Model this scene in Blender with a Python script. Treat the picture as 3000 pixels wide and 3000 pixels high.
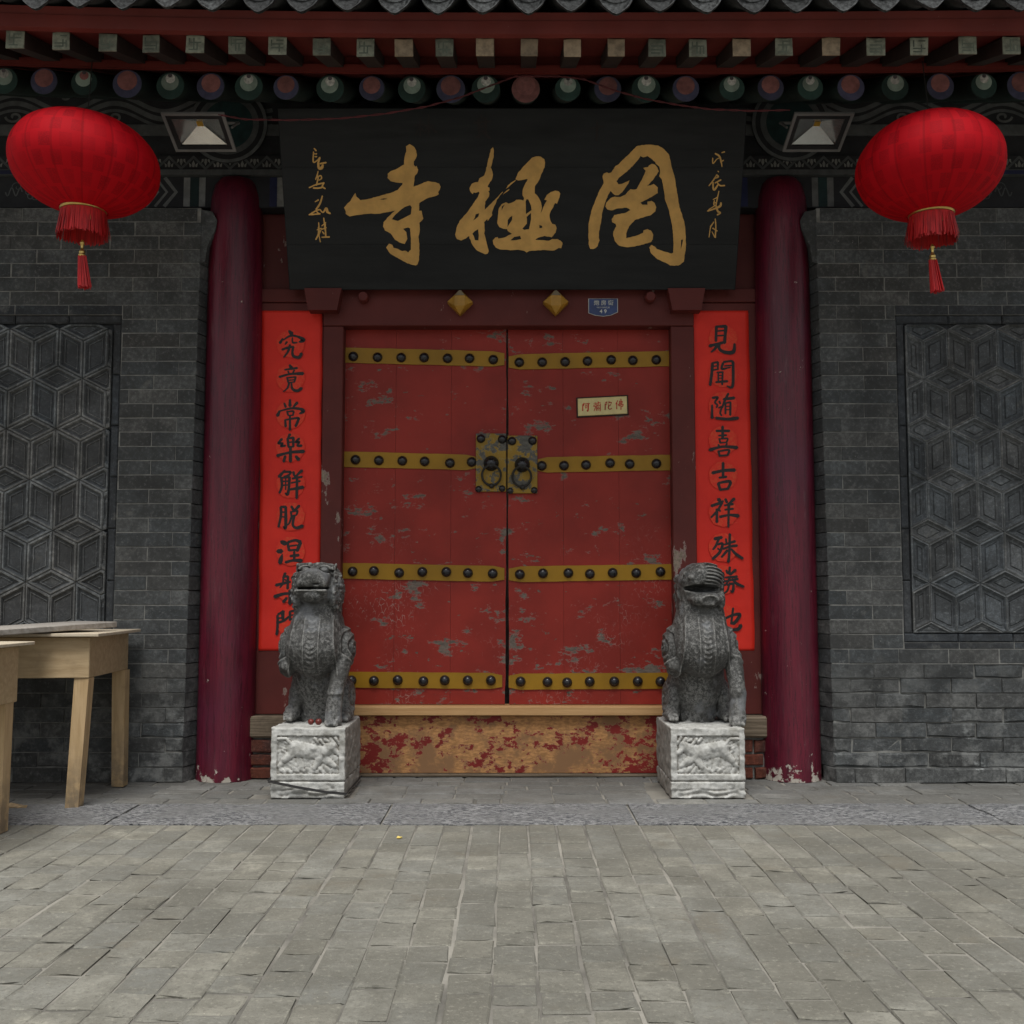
import bpy, bmesh, math, random
import numpy as np
from mathutils import Vector, Matrix
from mathutils.geometry import tessellate_polygon

for o in list(bpy.data.objects): bpy.data.objects.remove(o)
scene = bpy.context.scene
COL = scene.collection
rad = math.radians

# ------------------------------------------------------------------ camera
FPX, TILT, CX, CY, CZ = 3145.0, rad(4.45), 0.02, -6.30, 1.05
cam = bpy.data.cameras.new('camera'); camo = bpy.data.objects.new('camera', cam); COL.objects.link(camo)
cam.sensor_width = 36.0; cam.lens = 36.0 * FPX / 3000.0; cam.clip_start = 0.05; cam.clip_end = 500
camo.location = (CX, CY, CZ); camo.rotation_euler = (math.pi / 2 + TILT, 0, 0)
scene.camera = camo

# ------------------------------------------------------------------ sky, sun, exposure
SUN_EL, SUN_AZ = rad(68), rad(188)          # azimuth: where the light comes from, 180 = straight at the gate
world = bpy.data.worlds.new('World'); scene.world = world; world.use_nodes = True
wn = world.node_tree; wn.nodes.clear()
sky = wn.nodes.new('ShaderNodeTexSky'); sky.sky_type = 'NISHITA'; sky.sun_disc = False
sky.sun_elevation = SUN_EL; sky.sun_rotation = SUN_AZ; sky.air_density = 1.0; sky.dust_density = 3.0
hs = wn.nodes.new('ShaderNodeHueSaturation'); hs.inputs['Saturation'].default_value = 0.22
bg = wn.nodes.new('ShaderNodeBackground'); bg.inputs['Strength'].default_value = 0.05
wo = wn.nodes.new('ShaderNodeOutputWorld')
wn.links.new(sky.outputs[0], hs.inputs['Color']); wn.links.new(hs.outputs[0], bg.inputs['Color']); wn.links.new(bg.outputs[0], wo.inputs['Surface'])
sl = bpy.data.lights.new('sun', 'SUN'); sl.energy = 1.5; sl.angle = rad(30); sl.color = (1.0, 0.985, 0.955)
so = bpy.data.objects.new('sun', sl); COL.objects.link(so)
sd = Vector((math.sin(SUN_AZ) * math.cos(SUN_EL), math.cos(SUN_AZ) * math.cos(SUN_EL), math.sin(SUN_EL)))
so.rotation_euler = sd.to_track_quat('Z', 'Y').to_euler(); so.location = sd * 20
scene.view_settings.view_transform = 'Standard'; scene.view_settings.look = 'None'
scene.view_settings.exposure = 1.22; scene.view_settings.gamma = 1.0
scene.view_settings.use_curve_mapping = False

# ------------------------------------------------------------------ helpers
def PX(u, v, Y):
    """point at depth Y on the sight line of photo pixel (u, v); used to take measurements"""
    a = (u - 1500) / FPX; b = (1500 - v) / FPX
    dy = math.cos(TILT) - b * math.sin(TILT); dz = math.sin(TILT) + b * math.cos(TILT)
    s = (Y - CY) / dy
    return Vector((CX + a * s, Y, CZ + dz * s))
def ZV(v, Y): return PX(1500, v, Y).z
def ray_plane(u, v, p0, n):
    a = (u - 1500) / FPX; b = (1500 - v) / FPX
    d = Vector((a, math.cos(TILT) - b * math.sin(TILT), math.sin(TILT) + b * math.cos(TILT)))
    c = Vector((CX, CY, CZ)); t = (p0 - c).dot(n) / d.dot(n)
    return c + d * t

WL = {}
class M:
    def __init__(s): s.v = []; s.f = []; s.uv = None; s.smooth = False
    def add(s, vs, fs):
        n = len(s.v); s.v += [tuple(p) for p in vs]; s.f += [tuple(i + n for i in f) for f in fs]; return s
    def box(s, a, b):
        (x0, y0, z0), (x1, y1, z1) = a, b
        return s.add([(x0,y0,z0),(x1,y0,z0),(x1,y1,z0),(x0,y1,z0),(x0,y0,z1),(x1,y0,z1),(x1,y1,z1),(x0,y1,z1)],
                     [(0,3,2,1),(4,5,6,7),(0,1,5,4),(1,2,6,5),(2,3,7,6),(3,0,4,7)])
    def bbox(s, a, b, c):
        """box with chamfered edges of width c"""
        (x0, y0, z0), (x1, y1, z1) = a, b
        bm = bmesh.new(); bmesh.ops.create_cube(bm, size=1.0)
        for v in bm.verts:
            v.co = Vector(((x0+x1)/2 + v.co.x*(x1-x0), (y0+y1)/2 + v.co.y*(y1-y0), (z0+z1)/2 + v.co.z*(z1-z0)))
        bmesh.ops.bevel(bm, geom=list(bm.edges), offset=c, segments=1, affect='EDGES')
        bm.verts.index_update()
        s.add([v.co[:] for v in bm.verts], [[v.index for v in f.verts] for f in bm.faces]); bm.free(); return s
    def tube(s, pts, r, n=8, cap=True, r2=None):
        pts = [Vector(p) for p in pts]; rings = []
        up = Vector((0, 0, 1))
        for i, p in enumerate(pts):
            d = (pts[min(i+1, len(pts)-1)] - pts[max(i-1, 0)]).normalized()
            a = d.cross(up)
            if a.length < 1e-3: a = d.cross(Vector((0, 1, 0)))
            a.normalize(); b = a.cross(d)
            rr = r[i] if isinstance(r, (list, tuple)) else r
            rings.append([p + (a*math.cos(t) + b*math.sin(t))*rr for t in [2*math.pi*k/n for k in range(n)]])
        vs = [q for rg in rings for q in rg]; fs = []
        for i in range(len(rings)-1):
            for k in range(n): fs.append((i*n+k, i*n+(k+1)%n, (i+1)*n+(k+1)%n, (i+1)*n+k))
        if cap: fs.append(tuple(range(n))[::-1]); fs.append(tuple((len(rings)-1)*n+k for k in range(n)))
        return s.add(vs, fs)
    def lathe(s, c, prof, n=24, axis='z', capped=True):
        """prof: list of (radius, height along axis)"""
        vs = []; fs = []
        for r, h in prof:
            for k in range(n):
                t = 2*math.pi*k/n; x, y = r*math.cos(t), r*math.sin(t)
                if axis == 'z': vs.append((c[0]+x, c[1]+y, c[2]+h))
                elif axis == '-y': vs.append((c[0]+x, c[1]-h, c[2]+y))
                else: vs.append((c[0]+h, c[1]+x, c[2]+y))
        for i in range(len(prof)-1):
            for k in range(n): fs.append((i*n+k, i*n+(k+1)%n, (i+1)*n+(k+1)%n, (i+1)*n+k))
        if capped: fs.append(tuple(range(n))[::-1]); fs.append(tuple((len(prof)-1)*n+k for k in range(n)))
        return s.add(vs, fs)
    def mesh(s, name):
        me = bpy.data.meshes.new(name); me.from_pydata(s.v, [], s.f); me.update()
        bm = bmesh.new(); bm.from_mesh(me); bmesh.ops.recalc_face_normals(bm, faces=bm.faces); bm.to_mesh(me); bm.free()
        if s.smooth: me.polygons.foreach_set('use_smooth', [True]*len(me.polygons))
        return me

def link(o, parent=None, loc=(0,0,0)):
    COL.objects.link(o); w = Vector(loc); WL[o.name] = w
    if parent is not None: o.parent = parent; o.location = w - WL[parent.name]
    else: o.location = w
    return o
def obj(name, m, mat, parent=None, at=None, smooth=None, rot=None):
    """one mesh object; M verts are world coordinates unless 'at' is given, when they are local to 'at'"""
    if smooth is not None and isinstance(m, M): m.smooth = smooth
    if isinstance(m, M) and at is None:
        base = Vector(m.v[0]) if parent is not None else Vector(((min(p[0] for p in m.v)+max(p[0] for p in m.v))/2, (min(p[1] for p in m.v)+max(p[1] for p in m.v))/2, min(p[2] for p in m.v)))
        m.v = [tuple(Vector(p) - base) for p in m.v]; at = base
    me = m.mesh(name) if isinstance(m, M) else m
    o = bpy.data.objects.new(name, me)
    if mat is not None and len(me.materials) == 0: me.materials.append(mat)
    link(o, parent, at or (0,0,0))
    if rot: o.rotation_euler = rot
    return o
def thing(name, label, cat, loc=(0,0,0), group=None):
    o = bpy.data.objects.new(name, None); o.empty_display_size = 0.1; link(o, None, loc)
    return tag(o, label, cat, group)
def tag(o, label, cat, group=None, kind=None):
    if label: o['label'] = label
    if cat: o['category'] = cat
    if group: o['group'] = group
    if kind: o['kind'] = kind
    return o
def structure(o): o['kind'] = 'structure'; return o
def autosmooth(o, ang=40):
    me = o.data; bm = bmesh.new(); bm.from_mesh(me)
    for f in bm.faces: f.smooth = True
    for e in bm.edges:
        if len(e.link_faces) == 2 and e.calc_face_angle(0) > rad(ang): e.smooth = False
    bm.to_mesh(me); bm.free(); return o

# ------------------------------------------------------------------ materials
class NT:
    def __init__(s, name, rough=0.7, metal=0.0, spec=0.5):
        s.m = bpy.data.materials.new(name); s.m.use_nodes = True; s.t = s.m.node_tree
        s.b = s.t.nodes['Principled BSDF']; s.out = s.t.nodes['Material Output']
        s.b.inputs['Roughness'].default_value = rough; s.b.inputs['Metallic'].default_value = metal
        s.b.inputs['Specular IOR Level'].default_value = spec
        s._p = None
    def n(s, typ, **k):
        x = s.t.nodes.new('ShaderNode' + typ)
        for a, b in k.items(): setattr(x, a, b)
        return x
    def l(s, a, b): s.t.links.new(a, b)
    def setin(s, node, i, val):
        if hasattr(val, 'is_output'): s.l(val, node.inputs[i])
        else:
            sk = node.inputs[i]
            if sk.type == 'RGBA' and len(val) == 3: val = (*val, 1)
            sk.default_value = val
    @property
    def pos(s):
        if s._p is None: s._p = s.n('NewGeometry').outputs['Position']
        return s._p
    def rnd(s): return s.n('ObjectInfo').outputs['Random']
    def map(s, vec, scale=(1,1,1), loc=(0,0,0)):
        x = s.n('Mapping'); s.l(vec, x.inputs[0]); x.inputs['Scale'].default_value = scale; x.inputs['Location'].default_value = loc
        return x.outputs[0]
    def noise(s, scale, detail=4, rough=0.55, vec=None, dist=0.0, col=False):
        x = s.n('TexNoise'); s.l(vec or s.pos, x.inputs['Vector']); x.inputs['Scale'].default_value = scale
        x.inputs['Detail'].default_value = detail; x.inputs['Roughness'].default_value = rough; x.inputs['Distortion'].default_value = dist
        return x.outputs['Color' if col else 'Fac']
    def voro(s, scale, vec=None, feature='F1'):
        x = s.n('TexVoronoi', feature=feature); s.l(vec or s.pos, x.inputs['Vector']); x.inputs['Scale'].default_value = scale
        return x.outputs['Distance']
    def ramp(s, fac, lo, hi, a=0.0, b=1.0):
        x = s.n('MapRange', interpolation_type='SMOOTHSTEP'); s.l(fac, x.inputs[0])
        for i, q in enumerate((lo, hi, a, b)): x.inputs[i+1].default_value = q
        return x.outputs[0]
    def lin(s, fac, lo, hi, a=0.0, b=1.0):
        x = s.n('MapRange'); s.l(fac, x.inputs[0])
        for i, q in enumerate((lo, hi, a, b)): x.inputs[i+1].default_value = q
        return x.outputs[0]
    def math(s, op, a, b=0.0):
        x = s.n('Math', operation=op); s.setin(x, 0, a); s.setin(x, 1, b); return x.outputs[0]
    def mix(s, fac, a, b, mode='MIX'):
        x = s.n('Mix', data_type='RGBA', blend_type=mode); s.setin(x, 0, fac)
        s.setin(x, 6, a); s.setin(x, 7, b); return x.outputs[2]
    def sep(s): 
        x = s.n('SeparateXYZ'); s.l(s.pos, x.inputs[0]); return x.outputs
    def color(s, c): s.setin(s.b, 'Base Color', c) if not hasattr(c, 'is_output') else s.l(c, s.b.inputs['Base Color'])
    def rough(s, c): s.setin(s.b, 'Roughness', c) if not hasattr(c, 'is_output') else s.l(c, s.b.inputs['Roughness'])
    def bump(s, h, strength=0.5, dist=0.01):
        x = s.n('Bump'); s.l(h, x.inputs['Height']); x.inputs['Strength'].default_value = strength; x.inputs['Distance'].default_value = dist
        s.l(x.outputs[0], s.b.inputs['Normal']); return x
def sc(c, k): return tuple(q*k for q in c)

def mat_simple(name, col, rough=0.7, metal=0.0, var=0.25, nscale=12, bump=0.15, bscale=60, spec=0.5, stretch=(1,1,1), rv=0.0):
    t = NT(name, rough, metal, spec)
    vec = t.map(t.pos, stretch) if stretch != (1,1,1) else t.pos
    n1 = t.noise(nscale, 5, 0.6, vec)
    cc = t.mix(t.ramp(n1, 0.3, 0.7), sc(col, 1-var), sc(col, 1+var))
    if rv: cc = t.mix(1.0, cc, t.mix(t.rnd(), (1-rv,)*3, (1+rv,)*3), 'MULTIPLY')
    t.color(cc)
    if bump: t.bump(t.noise(bscale, 4, 0.6, vec), bump, 0.004)
    return t.m

def mat_brick(name, base, k=1.0, rndv=0.45, lo_bleach=True):
    t = NT(name, 0.9, 0, 0.3)
    r = t.rnd()
    c = t.mix(t.ramp(r, 0.0, 1.0), sc(base, k*(1-rndv)), sc(base, k*(1+rndv)))
    r2 = t.n('Math', operation='FRACT'); t.l(t.math('MULTIPLY', r, 17.3), r2.inputs[0])
    c = t.mix(t.math('MULTIPLY', r2.outputs[0], 0.5), c, (base[0]*k*0.75, base[1]*k*0.95, base[2]*k*1.15))
    st = t.noise(5.5, 6, 0.65)
    c = t.mix(t.ramp(st, 0.35, 0.7, 0, 0.75), c, sc((0.025,0.027,0.028), 1.2))
    fm = t.noise(45, 6, 0.8)
    c = t.mix(t.ramp(fm, 0.42, 0.58, 0.55, 0.0), c, sc(base, 0.42*k)); c = t.mix(t.ramp(fm, 0.54, 0.68, 0.0, 0.5), c, sc(base, 1.9*k))
    lt = t.noise(9, 7, 0.7)
    c = t.mix(t.ramp(lt, 0.58, 0.72, 0, 0.5), c, sc((0.19,0.19,0.175), k))
    if lo_bleach:
        z = t.sep()[2]
        m = t.math('MULTIPLY', t.lin(z, 0.0, 0.85, 1.0, 0.0), t.ramp(t.noise(6, 7, 0.7), 0.47, 0.62))
        c = t.mix(t.math('MULTIPLY', m, 0.75), c, (0.24,0.245,0.235))
        m2 = t.math('MULTIPLY', t.lin(z, 0.1, 0.45, 1.0, 0.0), t.ramp(t.noise(3.2, 6, 0.7), 0.6, 0.68))
        c = t.mix(t.math('MULTIPLY', m2, 0.8), c, (0.42,0.44,0.43))
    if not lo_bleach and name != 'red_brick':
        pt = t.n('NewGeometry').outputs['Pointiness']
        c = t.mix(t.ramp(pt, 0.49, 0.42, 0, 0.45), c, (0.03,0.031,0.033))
    sp = t.noise(38, 3, 0.7)
    c = t.mix(t.ramp(sp, 0.72, 0.78, 0, 0.7), c, (0.4,0.4,0.38))
    t.color(c)
    h = t.math('ADD', t.math('MULTIPLY', t.noise(26, 7, 0.7), 1.0), t.math('MULTIPLY', t.noise(160, 3, 0.6), 0.25))
    t.bump(h, 0.8, 0.010)
    return t.m

GREY = (0.113,0.113,0.107)
MT = {}
MT['brick'] = mat_brick('grey_brick', GREY, 1.0, 0.38)
MT['mould'] = mat_brick('grey_moulding_brick', (0.066,0.070,0.074), 1.0, 0.25)
MT['tile'] = mat_brick('carved_grey_tile', (0.142,0.147,0.147), 1.0, 0.3, False)
MT['tile_edge'] = mat_brick('lit_tile_edge', (0.215,0.217,0.21), 1.0, 0.2, False)  # light caught by the tile bevels, put into a paler ridge colour
MT['mortar'] = mat_simple('lime_mortar', (0.20,0.20,0.185), 0.95, var=0.3, nscale=20, bump=0.5, bscale=90)
MT['redbrick'] = mat_brick('red_brick', (0.20,0.055,0.03), 0.8, 0.2, False)

def mat_paver(name, base, wet=True):
    t = NT(name, 0.85, 0, 0.35)
    fr_ = t.n('Math', operation='FRACT'); t.l(t.math('ADD', t.rnd(), t.n('NewGeometry').outputs['Random Per Island']), fr_.inputs[0]); r = fr_.outputs[0]
    c = t.mix(r, sc(base, 0.70), sc(base, 1.18))
    r2 = t.n('Math', operation='FRACT'); t.l(t.math('MULTIPLY', r, 23.7), r2.inputs[0])
    c = t.mix(t.math('MULTIPLY', r2.outputs[0], 0.45), c, (base[0]*0.86, base[1]*0.94, base[2]*1.10))
    c = t.mix(t.ramp(t.noise(7, 6, 0.68), 0.36, 0.66, 0.55, 0.0), c, sc(base, 0.50))
    c = t.mix(t.ramp(t.noise(22, 7, 0.75, t.map(t.pos, (1,1,1), (8,2,1))), 0.46, 0.64, 0.0, 0.5), c, sc(base, 0.66))
    c = t.mix(t.ramp(t.noise(4.2, 7, 0.7, t.map(t.pos, (1,1,1), (3,7,1))), 0.56, 0.74, 0, 0.6), c, sc(base, 1.55))
    if wet:
        c = t.mix(t.ramp(t.noise(0.9, 4, 0.6, t.map(t.pos, (1,1,1), (1.4,0.3,0))), 0.46, 0.60, 0, 0.55), c, sc(base, 0.48))
    c = t.mix(t.ramp(t.noise(60, 5, 0.8), 0.50, 0.66, 0, 0.6), c, sc(base, 0.45)); c = t.mix(t.ramp(t.noise(48, 6, 0.8, t.map(t.pos, (1,1,1), (2,4,4))), 0.53, 0.68, 0, 0.45), c, sc(base, 1.6))
    c = t.mix(t.ramp(t.noise(85, 2, 0.6, t.map(t.pos, (1,1,1), (5,5,5))), 0.72, 0.77, 0, 0.6), c, sc(base, 2.0))
    vs_ = t.n('TexVoronoi', feature='F1'); t.l(t.map(t.pos, (1,1,0.01)), vs_.inputs['Vector']); vs_.inputs['Scale'].default_value = 5.0
    c = t.mix(t.math('MULTIPLY', t.ramp(vs_.outputs['Distance'], 0.045, 0.065, 1, 0), 0.55), c, sc(base, 0.35))
    st2 = t.noise(2.3, 6, 0.7, t.map(t.pos, (1,1,1), (11,3,0)))
    c = t.mix(t.ramp(st2, 0.57, 0.66, 0, 0.4), c, (base[0]*0.62, base[1]*0.56, base[2]*0.5))
    t.color(c)
    h = t.math('ADD', t.noise(14, 6, 0.7), t.math('MULTIPLY', t.noise(120, 4, 0.7), 0.35))
    t.bump(h, 0.85, 0.009)
    return t.m
MT['paver'] = mat_paver('grey_paving_brick', (0.230,0.220,0.180))
MT['porch_paver'] = mat_paver('porch_paving_brick', (0.205,0.20,0.18), True)
MT['joint'] = mat_simple('joint_dirt', (0.185,0.175,0.15), 0.95, var=0.5, nscale=2.2, bump=0.6, bscale=120)

def mat_granite():
    t = NT('chiselled_granite', 0.8, 0, 0.4)
    v = t.map(t.pos, (1.0, 1.7, 1))
    v = t.map(t.pos, (0.75, 1.9, 1)); n = t.noise(46, 6, 0.8, v, 0.6)
    big = t.noise(2.6, 3, 0.6)
    c = t.mix(t.ramp(n, 0.42, 0.58), (0.05,0.053,0.060), (0.36,0.36,0.355))
    c = t.mix(t.ramp(big, 0.42, 0.66, 0, 0.7), c, (0.20,0.20,0.195))
    t.color(c)
    t.bump(n, 1.0, 0.016)
    return t.m
MT['granite'] = mat_granite()

def mat_peel(name, paint, under, amount=0.6, sx=(1,1,1), s1=3.0, craze=0.0, rough=0.45, edge=(0.5,0.42,0.38), lowwear=None, under2=None, chips=False, centre=None):
    """old oil paint that has flaked: paint, bare patches, pale cracks"""
    t = NT(name, rough, 0, 0.3)
    v = t.map(t.pos, sx)
    a = t.noise(s1, 9, 0.68, v); b = t.noise(s1*0.35, 3, 0.5, v)
    f = t.math('ADD', t.math('MULTIPLY', a, 0.7), t.math('MULTIPLY', b, 0.3))
    if chips: f = t.math('ADD', f, t.math('MULTIPLY', t.math('SUBTRACT', t.noise(38, 5, 0.75, t.map(t.pos, (0.6,1,1.7))), 0.5), 0.20))
    if lowwear:
        z = t.sep()[2]; f = t.math('ADD', f, t.lin(z, lowwear[0], lowwear[1], lowwear[2], 0.0))
    if centre: f = t.math('ADD', f, t.ramp(t.math('ABSOLUTE', t.sep()[0]), centre[0], centre[1], centre[2], centre[3]))
    bare = t.ramp(f, amount, amount + 0.012)
    if chips:
        c2 = t.math('ADD', t.noise(17, 6, 0.7, t.map(t.pos, (0.7,1,1.5), (2,9,5))), t.lin(t.sep()[2], 0.4, 2.4, 0.03, -0.015)); bare = t.math('MAXIMUM', bare, t.ramp(c2, 0.665, 0.68))
    rim = t.math('MULTIPLY', t.ramp(f, amount - 0.012, amount - 0.004), t.math('SUBTRACT', 1.0, bare))
    pc = t.mix(t.ramp(t.noise(2.2, 5, 0.6), 0.3, 0.7), sc(paint, 0.80), sc(paint, 1.14))
    pc = t.mix(t.ramp(t.noise(60, 3, 0.7, t.map(t.pos, (1,1,0.12))), 0.6, 0.8, 0, 0.25), pc, sc(paint, 0.6))
    uc = t.mix(t.ramp(t.noise(30, 5, 0.7, sx and t.map(t.pos, (sx[0], 1, sx[2]*2))), 0.35, 0.65), sc(under, 0.72), sc(under, 1.25))
    if under2: uc = t.mix(t.ramp(t.noise(5.5, 5, 0.7), 0.45, 0.6), uc, under2)
    c = t.mix(bare, pc, uc)
    c = t.mix(t.math('MULTIPLY', rim, 0.18 if chips else 0.5), c, edge)
    if craze > 0:
        d = t.voro(24, t.map(t.pos, (1.6,1,1)), 'DISTANCE_TO_EDGE')
        zone = t.ramp(t.noise(1.9, 4, 0.6, t.map(t.pos, (1,1,1), (4.2,0,8.1))), 0.60 - craze*0.1, 0.68)
        if lowwear: zone = t.math('MULTIPLY', zone, t.lin(t.sep()[2], 1.0, 1.5, 1.0, 0.0))
        cr = t.math('MULTIPLY', t.math('MULTIPLY', t.ramp(d, 0.012, 0.05, 1, 0), t.ramp(t.noise(40, 3, 0.6), 0.45, 0.6)), zone)
        c = t.mix(t.math('MULTIPLY', cr, 0.75), c, (0.42,0.34,0.30))
    # fine pale scratches
    scn = t.noise(55, 6, 0.75, t.map(t.pos, (1,1,0.35), (9,1,3)))
    c = t.mix(t.ramp(scn, 0.67, 0.72, 0, 0.45), c, (0.34,0.25,0.22))
    if chips:
        ln = t.noise(26, 7, 0.8, t.map(t.pos, (3.2,1,0.10), (1,1,3)))
        c = t.mix(t.math('MULTIPLY', t.ramp(ln, 0.66, 0.70), t.ramp(t.noise(9, 4, 0.7), 0.5, 0.6, 0, 0.6)), c, (0.36,0.27,0.24))
    t.color(c)
    t.rough(t.mix(bare, (rough,)*3, (0.9,)*3))
    hh = t.math('ADD', t.math('MULTIPLY', bare, -1.0), t.math('MULTIPLY', t.noise(18, 4, 0.6, t.map(t.pos, (1,1,0.3))), 0.35))
    t.bump(hh, 0.35, 0.004)
    return t.m
MT['doorred'] = mat_peel('red_door_paint', (0.275,0.024,0.015), (0.150,0.122,0.10), 0.603, (1.0,1,1.7), 7.0, 1.2, 0.55, lowwear=(0.4, 2.4, 0.035), chips=True, centre=(0.02, 0.22, 0.035, 0.0))
MT['frame'] = mat_peel('dark_red_frame_paint', (0.110,0.020,0.016), (0.24,0.19,0.145), 0.622, (1.6,1,0.7), 6.0, 0.0, 0.6, lowwear=(0.3, 1.9, 0.05))
MT['eavered'] = mat_peel('eave_red_paint', (0.175,0.030,0.024), (0.30,0.24,0.2), 0.70, (0.5,1,1.5), 5.0, 0.0, 0.6)
MT['threshold'] = mat_peel('worn_threshold_paint', (0.215,0.019,0.015), (0.42,0.215,0.085), 0.484, (0.9,1,1.25), 19.0, 0.0, 0.6, edge=(0.42,0.30,0.17), under2=(0.25,0.135,0.065), centre=(0.35, 0.98, 0.035, -0.05))
MT['ochre'] = mat_peel('ochre_band_paint', (0.33,0.175,0.010), (0.10,0.075,0.03), 0.655, (1,1,1), 9.0, 0.0, 0.5, edge=(0.4,0.3,0.1))
MT['lockplate'] = mat_peel('flaked_lock_plate', (0.30,0.18,0.022), (0.12,0.115,0.10), 0.515, (1,1,1), 16.0, 0.0, 0.55, edge=(0.4,0.3,0.1))

def mat_column():
    t = NT('maroon_column_lacquer', 0.30, 0, 0.5)
    base = (0.112,0.006,0.023)
    v = t.map(t.pos, (6,6,0.7))
    c = t.mix(t.ramp(t.noise(2.0, 5, 0.65, v), 0.3, 0.7), sc(base, 0.72), (0.150,0.009,0.026))
    c = t.mix(t.ramp(t.noise(1.5, 4, 0.6), 0.5, 0.72, 0, 0.5), c, (0.105,0.014,0.042))
    ck = t.noise(5, 6, 0.7, t.map(t.pos, (7,7,0.22), (2,3,1)))
    c = t.mix(t.math('MULTIPLY', t.ramp(ck, 0.485, 0.497), t.ramp(ck, 0.512, 0.50)), c, (0.02,0.004,0.008))
    c = t.mix(t.ramp(t.noise(7, 7, 0.75, t.map(t.pos, (3,3,0.5))), 0.55, 0.72, 0, 0.35), c, (0.17,0.075,0.085))
    z = t.sep()[2]
    ch = t.math('ADD', t.noise(11, 8, 0.72), t.lin(z, 0.0, 0.18, 0.145, 0.0))
    ch = t.math('ADD', ch, t.lin(z, 0.0, 1.4, 0.03, 0.0))
    bare = t.ramp(ch, 0.683, 0.70)
    c = t.mix(bare, c, t.mix(t.noise(40, 4, 0.7), (0.30,0.26,0.21), (0.66,0.62,0.54)))
    sc2 = t.noise(34, 6, 0.75, t.map(t.pos, (1,1,1.6)))
    c = t.mix(t.math('MULTIPLY', t.ramp(sc2, 0.69, 0.71), t.lin(z, 0.3, 1.7, 1, 0.15)), c, (0.55,0.45,0.42))
    t.color(c); t.rough(t.mix(bare, t.mix(t.noise(9, 4, 0.6, v), (0.30,)*3, (0.5,)*3), (0.95,)*3))
    t.bump(t.math('ADD', t.math('MULTIPLY', bare, -2.0), t.noise(14, 4, 0.6, v)), 0.35, 0.008)
    return t.m
MT['column'] = mat_column()
MT['iron'] = mat_simple('black_iron_paint', (0.012,0.012,0.014), 0.27, 0.0, 0.4, 40, 0.12, 90, 0.6)
MT['ring'] = mat_simple('dark_bronze_ring', (0.022,0.020,0.016), 0.4, 0.3, 0.4, 40, 0.15, 120)

def mat_paper():
    t = NT('red_couplet_paper', 0.6, 0, 0.35)
    c = t.mix(t.ramp(t.noise(3, 4, 0.6), 0.3, 0.7), (0.70,0.022,0.011), (0.82,0.032,0.015))
    c = t.mix(t.ramp(t.noise(120, 2, 0.5), 0.73, 0.76, 0, 0.5), c, (0.75,0.16,0.08))
    t.color(c)
    t.bump(t.math('ADD', t.noise(5, 3, 0.6), t.math('MULTIPLY', t.noise(300, 2, 0.5), 0.1)), 0.3, 0.006)
    return t.m
MT['paper'] = mat_paper()
def mat_medal():
    t = NT('faint_gold_medallion_print', 0.6, 0, 0.35)
    n = t.noise(38, 5, 0.75, None, 1.5)
    t.color(t.mix(t.ramp(n, 0.44, 0.62, 0.05, 0.6), (0.76,0.027,0.013), (0.74,0.11,0.035)))
    return t.m
MT['medal'] = mat_medal()
MT['ink'] = mat_simple('black_ink', (0.014,0.011,0.011), 0.6, 0, 0.3, 60, 0)
def mat_signboard():
    t = NT('black_lacquer_board', 0.5, 0, 0.3)
    v = t.map(t.pos, (0.5,1,4))
    c = t.mix(t.ramp(t.noise(2.5, 6, 0.65, v), 0.3, 0.7), (0.0075,0.0088,0.0100), (0.0140,0.0158,0.0172))
    c = t.mix(t.ramp(t.noise(2.1, 5, 0.7), 0.60, 0.72, 0, 0.7), c, (0.005,0.0055,0.008))
    c = t.mix(t.ramp(t.noise(30, 6, 0.75), 0.72, 0.75, 0, 0.4), c, (0.2,0.2,0.19))
    t.color(c); t.rough(t.lin(t.noise(6, 4, 0.6, v), 0.3, 0.7, 0.4, 0.62))
    t.bump(t.noise(22, 4, 0.6, v), 0.12, 0.004)
    return t.m
MT['board'] = mat_signboard()
MT['gold'] = mat_simple('aged_gold_paint', (0.64,0.37,0.105), 0.5, 0.15, 0.14, 9, 0.2, 60)
MT['goldshadow'] = mat_simple('dark_letter_edge', (0.07,0.025,0.008), 0.7, 0, 0.2, 30, 0)
MT['ghost'] = mat_simple('faded_old_lettering', (0.0115,0.007,0.0065), 0.7, 0, 0.3, 30, 0)
MT['diamond'] = mat_simple('yellow_gilt_paint', (0.42,0.215,0.022), 0.45, 0.1, 0.2, 14, 0.1)
MT['diamondtop'] = mat_simple('dusty_gilt_top', (0.24,0.19,0.12), 0.7, 0, 0.25, 30, 0.1)
MT['brass'] = mat_simple('polished_brass', (0.70,0.50,0.16), 0.28, 0.9, 0.15, 20, 0.05)
MT['tassel'] = mat_simple('red_silk_fringe', (0.50,0.012,0.014), 0.6, 0, 0.3, 80, 0.0, stretch=(1,1,0.05))
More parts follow.
